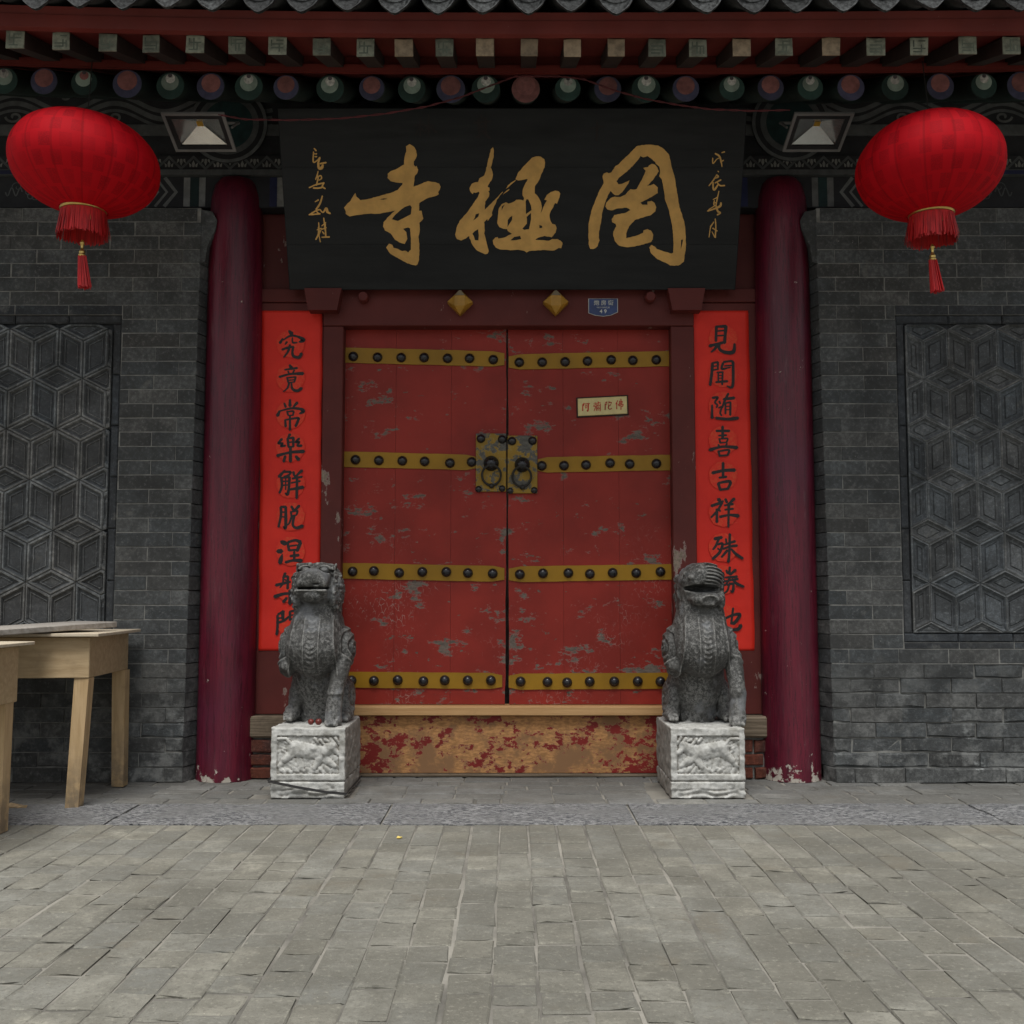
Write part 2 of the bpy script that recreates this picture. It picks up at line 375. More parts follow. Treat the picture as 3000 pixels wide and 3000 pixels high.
def mat_lantern():
    t = NT('red_lantern_cloth', 0.75, 0, 0.25)
    uv = t.n('UVMap'); uv.uv_map = 'UVMap'
    br = t.n('TexBrick'); t.l(uv.outputs[0], br.inputs['Vector'])
    br.offset = 0.5; br.inputs['Scale'].default_value = 1.0
    br.inputs['Brick Width'].default_value = 1/22; br.inputs['Row Height'].default_value = 1/9.5
    br.inputs['Mortar Size'].default_value = 0.0115; br.inputs['Mortar Smooth'].default_value = 0.25
    br.inputs['Color1'].default_value = (1,1,1,1); br.inputs['Color2'].default_value = (0.45,0.45,0.45,1); br.inputs['Mortar'].default_value = (0,0,0,1)
    glyph = t.ramp(t.noise(120, 2, 0.5, t.map(uv.outputs[0], (2.2,1,1))), 0.40, 0.55)
    m = t.math('MULTIPLY', br.outputs['Color'], t.lin(glyph, 0, 1, 0.45, 1.0))
    big = t.ramp(t.noise(2.3, 3, 0.5, t.map(uv.outputs[0], (5,2,1))), 0.4, 0.65, 0.35, 0.9)
    c = t.mix(t.math('MULTIPLY', m, big), (0.68,0.004,0.014), (0.36,0.002,0.009))
    su = t.n('SeparateXYZ'); t.l(uv.outputs[0], su.inputs[0]); fu = t.n('Math', operation='FRACT'); t.l(t.math('ADD', t.math('MULTIPLY', su.outputs[0], 16.0), 0.627), fu.inputs[0])
    c = t.mix(t.math('MULTIPLY', t.ramp(t.math('ABSOLUTE', t.math('SUBTRACT', fu.outputs[0], 0.5)), 0.015, 0.06, 1, 0), 0.4), c, (0.30,0.002,0.007))
    t.color(c)
    tr = t.n('BsdfTranslucent'); t.l(c, tr.inputs[0])
    mx = t.n('MixShader'); mx.inputs[0].default_value = 0.42
    t.l(t.b.outputs[0], mx.inputs[1]); t.l(tr.outputs[0], mx.inputs[2]); t.l(mx.outputs[0], t.out.inputs['Surface'])
    t.bump(t.noise(400, 2, 0.5), 0.15, 0.002)
    return t.m
MT['lantern'] = mat_lantern()

def mat_wood(name, a, b, dirt=0.3, rough=0.7, sx=(1.2,14,14)):
    t = NT(name, rough, 0, 0.35)
    v = t.map(t.pos, sx)
    c = t.mix(t.ramp(t.noise(3.0, 6, 0.6, v, 0.4), 0.3, 0.7), a, b)
    c = t.mix(t.ramp(t.noise(4, 6, 0.7), 0.55, 0.75, 0, dirt), c, sc(a, 0.45))
    if sx[2] < 2:
        m = t.math('MULTIPLY', t.lin(t.sep()[2], 0.0, 0.35, 1.0, 0.0), t.ramp(t.noise(9, 6, 0.7), 0.38, 0.6))
        c = t.mix(t.math('MULTIPLY', m, 0.85), c, (0.15,0.12,0.085))
    c = t.mix(t.ramp(t.noise(30, 6, 0.8), 0.62, 0.72, 0, 0.4), c, sc(a, 0.4))
    t.color(c); t.bump(t.noise(6, 6, 0.7, v), 0.35, 0.005)
    return t.m
MT['tablewood'] = mat_wood('varnished_table_wood', (0.37,0.265,0.145), (0.47,0.35,0.205), 0.4, 0.65)
MT['legwood'] = mat_wood('raw_table_leg_wood', (0.40,0.275,0.14), (0.51,0.365,0.205), 0.55, 0.7, (14,14,1.2))
MT['ply'] = mat_wood('dusty_plywood', (0.46,0.38,0.27), (0.56,0.49,0.38), 0.35, 0.85, (2,9,40))
MT['greyplank'] = mat_wood('weathered_grey_plank', (0.24,0.215,0.185), (0.36,0.335,0.30), 0.3, 0.9, (1.5,12,12))
MT['oldtimber'] = mat_wood('weathered_brown_timber', (0.10,0.075,0.05), (0.24,0.19,0.135), 0.5, 0.9, (1.0,10,26))
MT['sillwood'] = mat_wood('bare_sill_wood', (0.44,0.245,0.10), (0.55,0.335,0.15), 0.35, 0.6, (1.0,12,16))

def mat_lion():
    t = NT('old_dark_carved_stone', 0.55, 0, 0.5)
    pt = t.n('NewGeometry').outputs['Pointiness']
    n0 = t.noise(62, 6, 0.85); n = t.math('ADD', n0, t.lin(t.sep()[2], 0.36, 0.62, 0.075, 0.0))
    c = t.mix(t.ramp(n, 0.44, 0.63), (0.034,0.034,0.031), (0.225,0.223,0.21))
    c = t.mix(t.ramp(t.noise(7, 5, 0.65), 0.44, 0.66, 0, 0.7), c, (0.048,0.046,0.041))
    c = t.mix(t.ramp(t.noise(6.5, 4, 0.6, t.map(t.pos, (1,1,1), (3,2,8))), 0.54, 0.66, 0, 0.6), c, (0.20,0.21,0.22))
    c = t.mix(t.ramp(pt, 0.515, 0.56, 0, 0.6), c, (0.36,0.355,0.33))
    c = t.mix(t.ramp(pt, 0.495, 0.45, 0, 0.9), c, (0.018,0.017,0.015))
    t.color(c); t.rough(t.lin(n, 0.3, 0.7, 0.36, 0.7))
    h = t.math('ADD', n0, t.math('MULTIPLY', t.noise(34, 4, 0.6), 0.7))
    t.bump(h, 0.7, 0.007)
    return t.m
MT['lion'] = mat_lion()
def mat_plinth():
    t = NT('whitewashed_limestone', 0.85, 0, 0.3)
    pt = t.n('NewGeometry').outputs['Pointiness']
    n = t.noise(22, 7, 0.72)
    c = t.mix(t.ramp(n, 0.3, 0.7), (0.33,0.325,0.295), (0.56,0.56,0.53))
    c = t.mix(t.ramp(t.noise(5, 6, 0.7), 0.52, 0.70, 0, 0.75), c, (0.24,0.23,0.20))
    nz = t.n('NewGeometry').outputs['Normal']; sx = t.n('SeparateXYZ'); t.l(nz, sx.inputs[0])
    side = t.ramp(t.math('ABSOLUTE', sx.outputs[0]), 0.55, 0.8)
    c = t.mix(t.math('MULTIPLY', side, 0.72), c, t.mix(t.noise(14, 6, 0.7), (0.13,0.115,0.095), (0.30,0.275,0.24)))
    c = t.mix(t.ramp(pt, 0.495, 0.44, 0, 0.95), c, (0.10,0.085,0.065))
    c = t.mix(t.ramp(t.noise(70, 3, 0.7), 0.68, 0.75, 0, 0.6), c, (0.12,0.11,0.095))
    t.color(c); t.bump(t.math('ADD', t.noise(40, 6, 0.7), t.math('MULTIPLY', t.noise(150, 3, 0.6), 0.4)), 0.5, 0.006)
    return t.m
MT['plinth'] = mat_plinth()
MT['rooftile'] = mat_simple('grey_roof_tile', (0.03,0.031,0.031), 0.9, 0, 0.45, 14, 0.5, 50)
MT['driptile'] = mat_simple('pale_drip_tile', (0.030,0.032,0.032), 0.9, 0, 0.9, 60, 1.0, 70, rv=0.4)
P = lambda n, c, **k: MT.__setitem__(n, mat_simple(n, c, k.pop('rough', 0.75), 0, k.pop('var', 0.25), k.pop('ns', 14), 0.2, 50, rv=0.28))
P('paint_green', (0.022,0.055,0.046)); P('paint_blue', (0.062,0.064,0.118)); P('paint_pink', (0.26,0.105,0.098), ns=24)
P('paint_pale', (0.24,0.31,0.265)); P('paint_white', (0.50,0.50,0.47), var=0.35, ns=60); P('paint_dot', (0.10,0.09,0.10))
P('paint_grey', (0.165,0.17,0.165)); P('paint_dark', (0.020,0.021,0.024)); P('paint_navy', (0.014,0.018,0.065)); P('paint_teal', (0.012,0.035,0.035))
P('paint_ash', (0.095,0.10,0.10)); P('paint_leaf', (0.27,0.27,0.25)); P('raftergreen', (0.012,0.026,0.022)); P('squareend', (0.195,0.205,0.155), var=0.35, ns=30)
P('squareend_tan', (0.27,0.205,0.135), var=0.3, ns=30); P('squaremark', (0.105,0.125,0.095)); P('rafterside', (0.026,0.016,0.013))
P('blue_enamel', (0.018,0.04,0.14), rough=0.4); P('plate_white', (0.62,0.62,0.58), rough=0.5, var=0.1); P('plaque_gold', (0.66,0.55,0.24), rough=0.35, var=0.1)
P('plaque_edge', (0.03,0.012,0.008)); P('plaque_red', (0.42,0.015,0.008)); P('lamp_grey', (0.20,0.20,0.195), rough=0.5, var=0.1); P('lamp_gasket', (0.012,0.012,0.013), rough=0.6)
MT['lamp_reflector'] = mat_simple('lamp_reflector', (0.62,0.64,0.64), 0.25, 0.85, 0.06, 14, 0.1, 50); P('lamp_chip', (0.65,0.36,0.03), rough=0.4); P('wire_red', (0.10,0.014,0.017)); P('wire_black', (0.015,0.014,0.013))
P('fruit', (0.16,0.025,0.018), rough=0.35, ns=40); P('scrap', (0.62,0.47,0.12), rough=0.6); P('plaster', (0.23,0.22,0.20)); P('darkroom', (0.03,0.03,0.03))
def mat_glass():
    t = NT('lamp_glass', 0.04, 0, 0.5); t.b.inputs['Transmission Weight'].default_value = 1.0; t.b.inputs['IOR'].default_value = 1.45; return t.m
MT['glass'] = mat_glass()
def thin_glass():
    t = NT('lamp_glass_pane'); tr = t.n('BsdfTransparent'); gl = t.n('BsdfGlossy'); gl.inputs['Roughness'].default_value = 0.05
    fr = t.n('Fresnel'); mx = t.n('MixShader'); t.l(fr.outputs[0], mx.inputs[0]); t.l(tr.outputs[0], mx.inputs[1]); t.l(gl.outputs[0], mx.inputs[2])
    t.l(mx.outputs[0], t.out.inputs['Surface']); return t.m
MT['glass'] = thin_glass()

# ------------------------------------------------------------------ slabs: bricks, pavers (front face +Z, local)
def slab_mesh(name, lx, ly, h, bev, jit, seed, rough=0.0, splay=0):
    R = random.Random(seed); m = M()
    hx, hy = lx/2, ly/2
    base = [(-hx,-hy),(-hx*0.33,-hy),(hx*0.36,-hy),(hx,-hy),(hx,hy),(hx*0.30,hy),(-hx*0.35,hy),(-hx,hy)]
    def ring(ins, z, j):
        out = []
        for (x, y) in base:
            sx = -1 if x <= -hx+1e-6 else (1 if x >= hx-1e-6 else 0); sy = -1 if y < 0 else 1
            out.append((x - sx*ins + R.uniform(-j, j), y - sy*ins + R.uniform(-j, j), z + R.uniform(-rough, rough)))
        return out
    vs = ring(bev, 0, jit) + ring(0, -bev, jit*0.7) + ring(0, -h, 0)
    if splay:
        for k in range(16):
            x, y, z = vs[k]
            if x*splay < -hx+0.012: vs[k] = (x + splay*0.036, y, z)
    fs = [tuple(range(8))] if rough == 0 else [(0,1,6,7),(1,2,5,6),(2,3,4,5)]
    for r in (0, 8):
        for k in range(8): fs.append((r+k, r+8+k, r+8+(k+1)%8, r+(k+1)%8))
    m.add(vs, fs)
    return m.mesh(name)
_cache = {}
def slab(kind, lx, ly, h, bev, jit, var, rough=0.0, mat='brick', splay=0):
    key = (kind, round(lx,3), round(ly,3), var, splay)
    if key not in _cache:
        me = slab_mesh(kind, lx, ly, h, bev, jit, hash(key) % 9999 if False else int(lx*1000)*31+int(ly*1000)*7+var, rough, splay); me.materials.append(MT[mat]); _cache[key] = me
    return _cache[key]
RX = (math.pi/2, 0, 0)

# ------------------------------------------------------------------ ground
R = random.Random(7)
g = structure(obj('ground', M().add([(-40,-60,-0.03),(40,-60,-0.03),(40,20,-0.03),(-40,20,-0.03)], [(0,1,2,3)]), MT['joint']))
KN, KF = -1.27, -0.765                     # kerb near and far edge
bed = structure(obj('pavement', M().box((-6,-9,-0.028),(6,KN,-0.0042)), MT['joint']))
PW, PL = 0.1265, 0.262
placed = []
rest = M()
for i in range(-34, 35):
    x = i*PW + 0.03
    x += R.uniform(-0.004, 0.004)
    y = KN - 0.004 - (0.0 if i % 2 == 0 else PL/2) + R.uniform(-0.05, 0.03)
    if i % 2: # half brick at the kerb
        L0 = KN - 0.004 - y
        placed.append((x, KN - 0.004 - L0/2, L0 - 0.007, i))
    else:
        y = KN - 0.004
    while y > -8.8:
        L = R.uniform(0.128, 0.165) if R.random() < 0.55 else R.uniform(0.19, 0.262)
        placed.append((x, y - L/2, L - 0.007, i)); y -= L
def inview(x, y):
    d = (y - CY)*math.cos(TILT) - CZ*math.sin(TILT)
    if d < 2.2: return False
    return abs((x - CX)/d) < 0.505
vis = sorted([p for p in placed if inview(p[0], p[1])], key=lambda p: p[1])
near = set(id(p) for p in vis[:300])
nrm = 0
for p in placed:
    x, y, L, i = p
    skew = (-0.035 if x < -1.2 else 0.0)
    zz = R.uniform(-0.0020, 0.0024); rz = R.uniform(-0.022, 0.022) + skew*0.3
    if id(p) in near:
        o = bpy.data.objects.new('paver', slab('paver', PW-0.004-0.002*R.randrange(3), round(L*50)/50-0.004, 0.05, 0.0040, 0.0052, R.randrange(8), 0, 'paver'))
        link(o, bed, (x+R.uniform(-0.002,0.002), y, zz)); o.rotation_euler = (R.uniform(-0.010,0.010), R.uniform(-0.012,0.012), rz)
    else:
        hx, hy = (PW-0.008)/2, L/2; b = 0.0035
        rest.add([(x-hx+b,y-hy+b,zz),(x+hx-b,y-hy+b,zz),(x+hx-b,y+hy-b,zz),(x-hx+b,y+hy-b,zz),(x-hx,y-hy,zz-b),(x+hx,y-hy,zz-b),(x+hx,y+hy,zz-b),(x-hx,y+hy,zz-b),
                  (x-hx,y-hy,-0.006),(x+hx,y-hy,-0.006),(x+hx,y+hy,-0.006),(x-hx,y+hy,-0.006)],
                 [(0,1,2,3),(4,5,1,0),(5,6,2,1),(6,7,3,2),(7,4,0,3),(8,9,5,4),(9,10,6,5),(10,11,7,6),(11,8,4,7)])
o = obj('paver_field', rest, MT['paver'], bed); o['kind'] = 'stuff'

# kerb of chiselled granite slabs
kb = structure(obj('kerb', M().box((-6,KN+0.01,-0.028),(6,KF-0.01,-0.012)), MT['joint']))
edges = [-5.2,-3.6,-1.86,-0.585,0.60,2.32,3.9,5.3]
for a, b in zip(edges[:-1], edges[1:]):
    m = M(); nx = max(6, int((b-a)/0.06)); ny = 9; RR = random.Random(int(a*100)+900)
    vs = []; 
    for j in range(ny+1):
        for i in range(nx+1):
            e = (i in (0, nx)) or (j in (0, ny))
            xx = a+0.006+(b-a-0.012)*i/nx; yy = KN+0.006+(KF-KN-0.012)*j/ny
            if j == 0: yy += RR.uniform(-0.008, 0.008)
            vs.append((xx, yy, 0.006 + RR.uniform(-0.0035, 0.0035) - (0.007 if e else 0)))
    fs = [(j*(nx+1)+i, j*(nx+1)+i+1, (j+1)*(nx+1)+i+1, (j+1)*(nx+1)+i) for j in range(ny) for i in range(nx)]
    n0 = len(vs); rim = [i for i in range(nx+1)] + [j*(nx+1)+nx for j in range(1, ny+1)] + [ny*(nx+1)+i for i in range(nx-1,-1,-1)] + [j*(nx+1) for j in range(ny-1,0,-1)]
    vs += [(vs[i][0], vs[i][1], -0.025) for i in rim]
    fs += [(rim[k], rim[(k+1)%len(rim)], n0+(k+1)%len(rim), n0+k) for k in range(len(rim))]
    obj('kerb_stone', m.add(vs, fs), MT['granite'], kb)

# porch floor bricks between kerb and gate, laid crosswise in mixed bond
pf = structure(obj('porch_floor', M().box((-6,KF,-0.028),(6,0.5,-0.006)), MT['joint']))
y = KF + 0.004; row = 0
while y < 0.16:
    w = 0.128; x = -3.3 - R.uniform(0, 0.25)
    while x < 3.4:
        L = 0.262 + R.uniform(-0.015, 0.015)
        if R.random() < 0.12: L = 0.135
        inside = 0.83 < abs(x+L/2) < 1.24 and -0.64 < y+w/2 < -0.08
        if not inside:
            o = bpy.data.objects.new('paver', slab('porchp', round((L-0.006)*50)/50, w-0.006, 0.04, 0.005, 0.0035, R.randrange(5), 0, 'porch_paver'))
            link(o, pf, (x+L/2, y+w/2, R.uniform(-0.003,0.003))); o.rotation_euler = (R.uniform(-0.012,0.012), R.uniform(-0.012,0.012), R.uniform(-0.02,0.02))
        x += L
    y += w; row += 1

# ------------------------------------------------------------------ brick walls with carved tile panels
WY = -0.15; CH = 0.083; BL = 0.286; WTOP = 3.32
PIN, PZ0, PZ1, PLEN = 2.305, 0.835, 2.630, 1.15      # panel: inner edge, bottom, top, width
FRW = 0.052
def inset(poly, d):
    n = len(poly); out = []
    for i in range(n):
        p0, p1, p2 = poly[i-1], poly[i], poly[(i+1) % n]
        def off(a, b):
            ex, ey = b[0]-a[0], b[1]-a[1]; l = math.hypot(ex, ey) or 1e-9
            return (-ey/l, ex/l)
        n1 = off(p0, p1); n2 = off(p1, p2)
        k = 1 + n1[0]*n2[0] + n1[1]*n2[1]
        out.append((p1[0] + (n1[0]+n2[0])/k*d, p1[1] + (n1[1]+n2[1])/k*d))
    return out
def clip(poly, x0, x1, y0, y1):
    def c(pl, f, g):
        out = []
        for i in range(len(pl)):
            a, b = pl[i-1], pl[i]; fa, fb = f(a), f(b)
            if (fa >= 0) != (fb >= 0):
                t = fa/(fa-fb); out.append((a[0]+(b[0]-a[0])*t, a[1]+(b[1]-a[1])*t))
            if fb >= 0: out.append(b)
        return out
    for f in (lambda p: p[0]-x0, lambda p: x1-p[0], lambda p: p[1]-y0, lambda p: y1-p[1]):
        poly = c(poly, f, None)
        if len(poly) < 3: return []
    cl = []
    for p in poly:
        if not cl or math.hypot(p[0]-cl[-1][0], p[1]-cl[-1][1]) > 0.004: cl.append(p)
    if len(cl) > 2 and math.hypot(cl[0][0]-cl[-1][0], cl[0][1]-cl[-1][1]) < 0.004: cl.pop()
    return cl
def area(p): return 0.5*sum(p[i-1][0]*p[i][1]-p[i][0]*p[i-1][1] for i in range(len(p)))
_tc = {}
def tile_mesh(poly, engraved):
    cx = sum(p[0] for p in poly)/len(poly); cy = sum(p[1] for p in poly)/len(poly)
    loc = [(p[0]-cx, p[1]-cy) for p in poly]
    key = (engraved,) + tuple((round(a, 3), round(b, 3)) for a, b in loc)
    if key not in _tc:
        per = sum(math.hypot(loc[i][0]-loc[i-1][0], loc[i][1]-loc[i-1][1]) for i in range(len(loc)))
        inr = abs(area(loc))*2/per; k = min(1.0, inr/0.052)
        full = len(loc) == 4 and abs(area(loc)) > 0.019
        if not engraved: prof = [(0.001,-0.032),(0.001,-0.002),(0.009,0.003),(0.022,-0.014),(0.034,-0.014),(0.0365,-0.019),(0.0400,-0.019),(0.0425,-0.012)]
        else: prof = [(0.001,-0.034),(0.001,-0.004),(0.005,0.003),(0.014,0.003),(0.024,-0.014),(0.033,-0.014),(0.0345,-0.0075),(0.0375,-0.0075),(0.039,-0.014)]
        m = M(); n = len(loc); vs = []; fs = []
        for d, z in prof: vs += [(x, y, z) for x, y in inset(loc, d*k)] if full else [(x*(1-d*k/inr*0.8), y*(1-d*k/inr*0.8), z*min(1.0, 0.35+k*0.65) if z > -0.03 else z) for x, y in loc]
        for r in range(len(prof)-1):
            for i in range(n): fs.append((r*n+i, r*n+(i+1)%n, (r+1)*n+(i+1)%n, (r+1)*n+i))
        fs.append(tuple((len(prof)-1)*n+i for i in range(n)))
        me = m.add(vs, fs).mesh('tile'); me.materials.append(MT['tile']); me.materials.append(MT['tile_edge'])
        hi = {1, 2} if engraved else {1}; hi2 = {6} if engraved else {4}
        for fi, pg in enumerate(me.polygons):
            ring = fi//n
            if ring in hi or ring in hi2: pg.material_index = 1  # ridge and outline rings take the painted-in lighter tone
        _tc[key] = me
    return _tc[key], (cx, cy)

def build_wall(sg, label, plabel):
    RR = random.Random(11 if sg < 0 else 23)
    w = thing('brick_wall', label, 'wall', (sg*2.9, WY, 0))
    edge = lambda z: 1.802 - 0.012*z                    # end beside the column, battered
    OUT = 3.86
    X = lambda x: sg*x
    # core in four blocks round the panel
    fx0, fx1 = PIN-FRW, PIN+PLEN+FRW; fz0, fz1 = PZ0-FRW, PZ1+FRW
    core = M()
    def blk(x0, x1, z0, z1, y0=WY+0.0028):
        e0 = x0 if x0 is not None else None
        xa0 = edge(z0)+0.045 if x0 is None else x0; xa1 = edge(z1)+0.045 if x0 is None else x0
        vs = [(X(xa0),y0,z0),(X(x1),y0,z0),(X(x1),0.34,z0),(X(xa0),0.34,z0),(X(xa1),y0,z1),(X(x1),y0,z1),(X(x1),0.34,z1),(X(xa1),0.34,z1)]
        core.add(vs, [(0,3,2,1),(4,5,6,7),(0,1,5,4),(1,2,6,5),(2,3,7,6),(3,0,4,7)])
    blk(None, OUT, 0.0, 0.66, WY+(0.013 if sg > 0 else 0.006)); blk(None, OUT, 0.6605, fz0); blk(None, fx0, fz0+0.0005, fz1); blk(fx1, OUT, fz0+0.0005, fz1); blk(None, OUT, fz1+0.0005, WTOP)
    core.box((min(X(fx0),X(fx1)), WY+0.06, fz0), (max(X(fx0),X(fx1)), 0.30, fz1))
    obj('mortar_core', core, MT['mortar'], w)
    rows = int(round(WTOP/CH))
    for r in range(rows):
        z0 = r*CH; zc = z0 + CH/2; e = edge(zc)
        segs = [(e, OUT)]
        if fz0 - 0.02 < zc < fz1 + 0.02: segs = [(e, fx0), (fx1, OUT)]
        for si, (a, b) in enumerate(segs):
            x = a; first = True
            hh = CH - 0.0055
            k = 0
            while x < b - 0.02:
                L = BL + RR.uniform(-0.004, 0.004)
                if k == 0 and (r % 2 == 0): L = BL*0.5
                if r == rows-1 and k == 0: L = 0.24
                if b - x - L < 0.05: L = b - x
                if x < OUT:
                    er = 0.0; out = 0.0
                    if sg > 0 and r < 8:
                        er = 1.0 if RR.random() < (0.6 if r < 6 else 0.25) else 0.0
                        out = -RR.uniform(0.0, 0.008)*er
                    elif r < 4: er = 1.0 if RR.random() < 0.35 else 0.0
                    if r == 0 and sg > 0: out = 0.03
                    ln = round((L-0.0045)*100)/100 if k else round((L-0.0045)*250)/250
                    spl = sg if (k == 0 and si == 0) else 0; dp_ = 0.125 if spl else 0.20
                    if er: me = slab('brick_eroded', ln, hh, dp_, 0.009, 0.006, RR.randrange(6), 0.0045, 'brick', spl)
                    else: me = slab('brick', ln, hh, dp_, 0.0022, 0.0018, RR.randrange(5), 0.0, 'brick', spl)
                    o = bpy.data.objects.new('brick', me)
                    xs = x + (0.028 if (r == rows-1 and k == 0) else 0)
                    link(o, w, (X(xs+ln/2+0.002), WY - out + RR.uniform(-0.0015, 0.0015) , zc))
                    o.rotation_euler = (math.pi/2 + RR.uniform(-0.008,0.008)*(1+0.8*er), RR.uniform(-0.004,0.004)*(1+er), 0)
                x += L; k += 1
    # plastered shoulder stone where the wall top meets the column
    pts = [(1.83,3.316),(1.742,3.30),(1.712,3.245),(1.722,3.19),(1.765,3.10),(1.78,3.0),(1.83,2.98)]
    n = len(pts); vs = [(X(a),WY+0.004,b) for a,b in pts]+[(X(a),WY+0.13,b) for a,b in pts]
    obj('shoulder_stone', M().add(vs, [tuple(range(n)), tuple(range(n,2*n))]+[(i,(i+1)%n,n+(i+1)%n,n+i) for i in range(n)]), MT['brick'], w)
    # carved panel of lozenge tiles
    for p in range(2): pass
    x0, x1 = (PIN, PIN+PLEN)
    bk = M(); bk.box((min(X(fx0),X(fx1)), WY+0.032, fz0+0.002), (max(X(fx0),X(fx1)), WY+0.0595, fz1-0.002))
    panel = obj('tile_panel', bk, MT['mould'], w); panel['label'] = plabel
    # moulding bricks round it
    def mb(xa, xb, za, zb, dy=0.006):
        o = bpy.data.objects.new('moulding_brick', slab('moulding', round(abs(xb-xa)-0.004, 3), round(zb-za-0.003, 3), 0.06, 0.008 if dy > 0.003 else 0.002, 0.001, RR.randrange(2), 0, 'mould'))
        link(o, w, (X((xa+xb)/2), WY+dy, (za+zb)/2)); o.rotation_euler = RX
    nseg = 6
    for i in range(nseg):
        h = (PZ1-PZ0)/nseg
        mb(PIN-FRW, PIN, PZ0+i*h, PZ0+(i+1)*h); mb(PIN+PLEN, PIN+PLEN+FRW, PZ0+i*h, PZ0+(i+1)*h)
    for i in range(4):
        l = (PLEN+2*FRW)/4; xa = PIN-FRW+i*l
        mb(xa, xa+l, PZ0-FRW, PZ0); mb(xa, xa+l, PZ1, PZ1+FRW)
        mb(xa, xa+l, 9*CH, PZ0-FRW, 0.0005); mb(xa, xa+l, PZ1+FRW, 33*CH, 0.0005)
    W2, HL = 0.2876, 0.0735          # lozenge width, half height
    PITCH = 0.295; SL = PITCH - HL   # upright side length
    # pattern phase: lozenge rows
    zt = ZV(1256 if sg < 0 else 1258, WY); xph = -(PX(236, 1256, WY).x) if sg < 0 else PX(2858, 1258, WY).x
    for rr in range(-6, 6):
        zc = zt + rr*PITCH
        for i in range(-6, 7):
            xc = xph + i*W2 + (W2/2 if rr % 2 else 0)
            A = (xc-W2/2, zc); B = (xc, zc-HL); C = (xc+W2/2, zc); D = (xc, zc+HL)
            dn = lambda p: (p[0], p[1]-SL)
            for poly in ([A,B,C,D], [A, dn(A), dn(B), B], [B, dn(B), dn(C), C]):
                poly = [(sg*px, pz) for px, pz in poly]
                if area(poly) < 0: poly = poly[::-1]
                xa, xb = sorted((X(PIN+0.004), X(PIN+PLEN-0.004)))
                q = clip(poly, xa, xb, PZ0+0.004, PZ1-0.004)
                if len(q) < 3 or abs(area(q)) < 0.0012: continue
                if area(q) < 0: q = q[::-1]
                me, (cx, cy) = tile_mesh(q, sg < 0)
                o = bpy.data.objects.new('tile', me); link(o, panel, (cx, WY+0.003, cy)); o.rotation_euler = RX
    return w
build_wall(-1, 'dark grey brick wall with cube patterned tile panel behind the wooden tables', 'panel of dark lozenge tiles with raised inner outlines')
build_wall(1, 'dark grey brick wall with worn lower bricks and cube patterned tiles, right of the gate', 'panel of brown grey lozenge tiles with engraved inner outlines')

# ------------------------------------------------------------------ columns
for sg, lab in ((-1, 'round maroon lacquered column between brick wall and the scroll with nine characters on its left'), (1, 'round maroon lacquered column right of the lion with the broken jaw')):
    prof = [(0.166,0.0),(0.165,0.02),(0.1635,0.5),(0.162,1.5),(0.161,2.7),(0.157,3.25),(0.148,3.42),(0.128,3.50),(0.10,3.535)]
    m = M().lathe((sg*1.636, 0.0, 0.0), prof, 48)
    o = obj('column', m, MT['column'], smooth=True); autosmooth(o, 50)
    tag(o, 'round maroon lacquered column beside the left brick wall and red scroll' if sg < 0 else 'round maroon lacquered column beside the right brick wall and red scroll', 'column')

# ------------------------------------------------------------------ gate frame
gf = thing('gate_frame', 'dark red timber gate frame holding the double door between two columns', 'frame', (0,0.05,0))
def part(name, mat, parent, a, b, c=0.004): return obj(name, M().bbox(a, b, c), MT[mat], parent)
OPX, OPT = 0.966, 2.653
for s in (-1, 1):
    OPX = 0.984 if s < 0 else 0.966
    part('jamb', 'frame', gf, (min(s*OPX, s*1.105), -0.005, 0.36), (max(s*OPX, s*1.105), 0.17, OPT-0.002))
    part('side_board', 'frame', gf, (min(s*1.108, s*1.60), 0.022, 0.36), (max(s*1.108, s*1.60), 0.10, 2.80))
    part('corbel_block', 'frame', gf, (s*1.17-0.10, -0.085, 2.72), (s*1.17+0.10, 0.015, 2.86)) if False else None
part('lintel', 'frame', gf, (-1.104, -0.012, OPT), (1.104, 0.165, 2.885))
part('lintel_wing', 'frame', gf, (-1.60, 0.012, 2.803), (-1.107, 0.15, 2.885)); part('lintel_wing', 'frame', gf, (1.107, 0.012, 2.803), (1.60, 0.15, 2.885))
part('transom_board', 'frame', gf, (-1.60, 0.06, 2.889), (1.60, 0.12, 3.36))
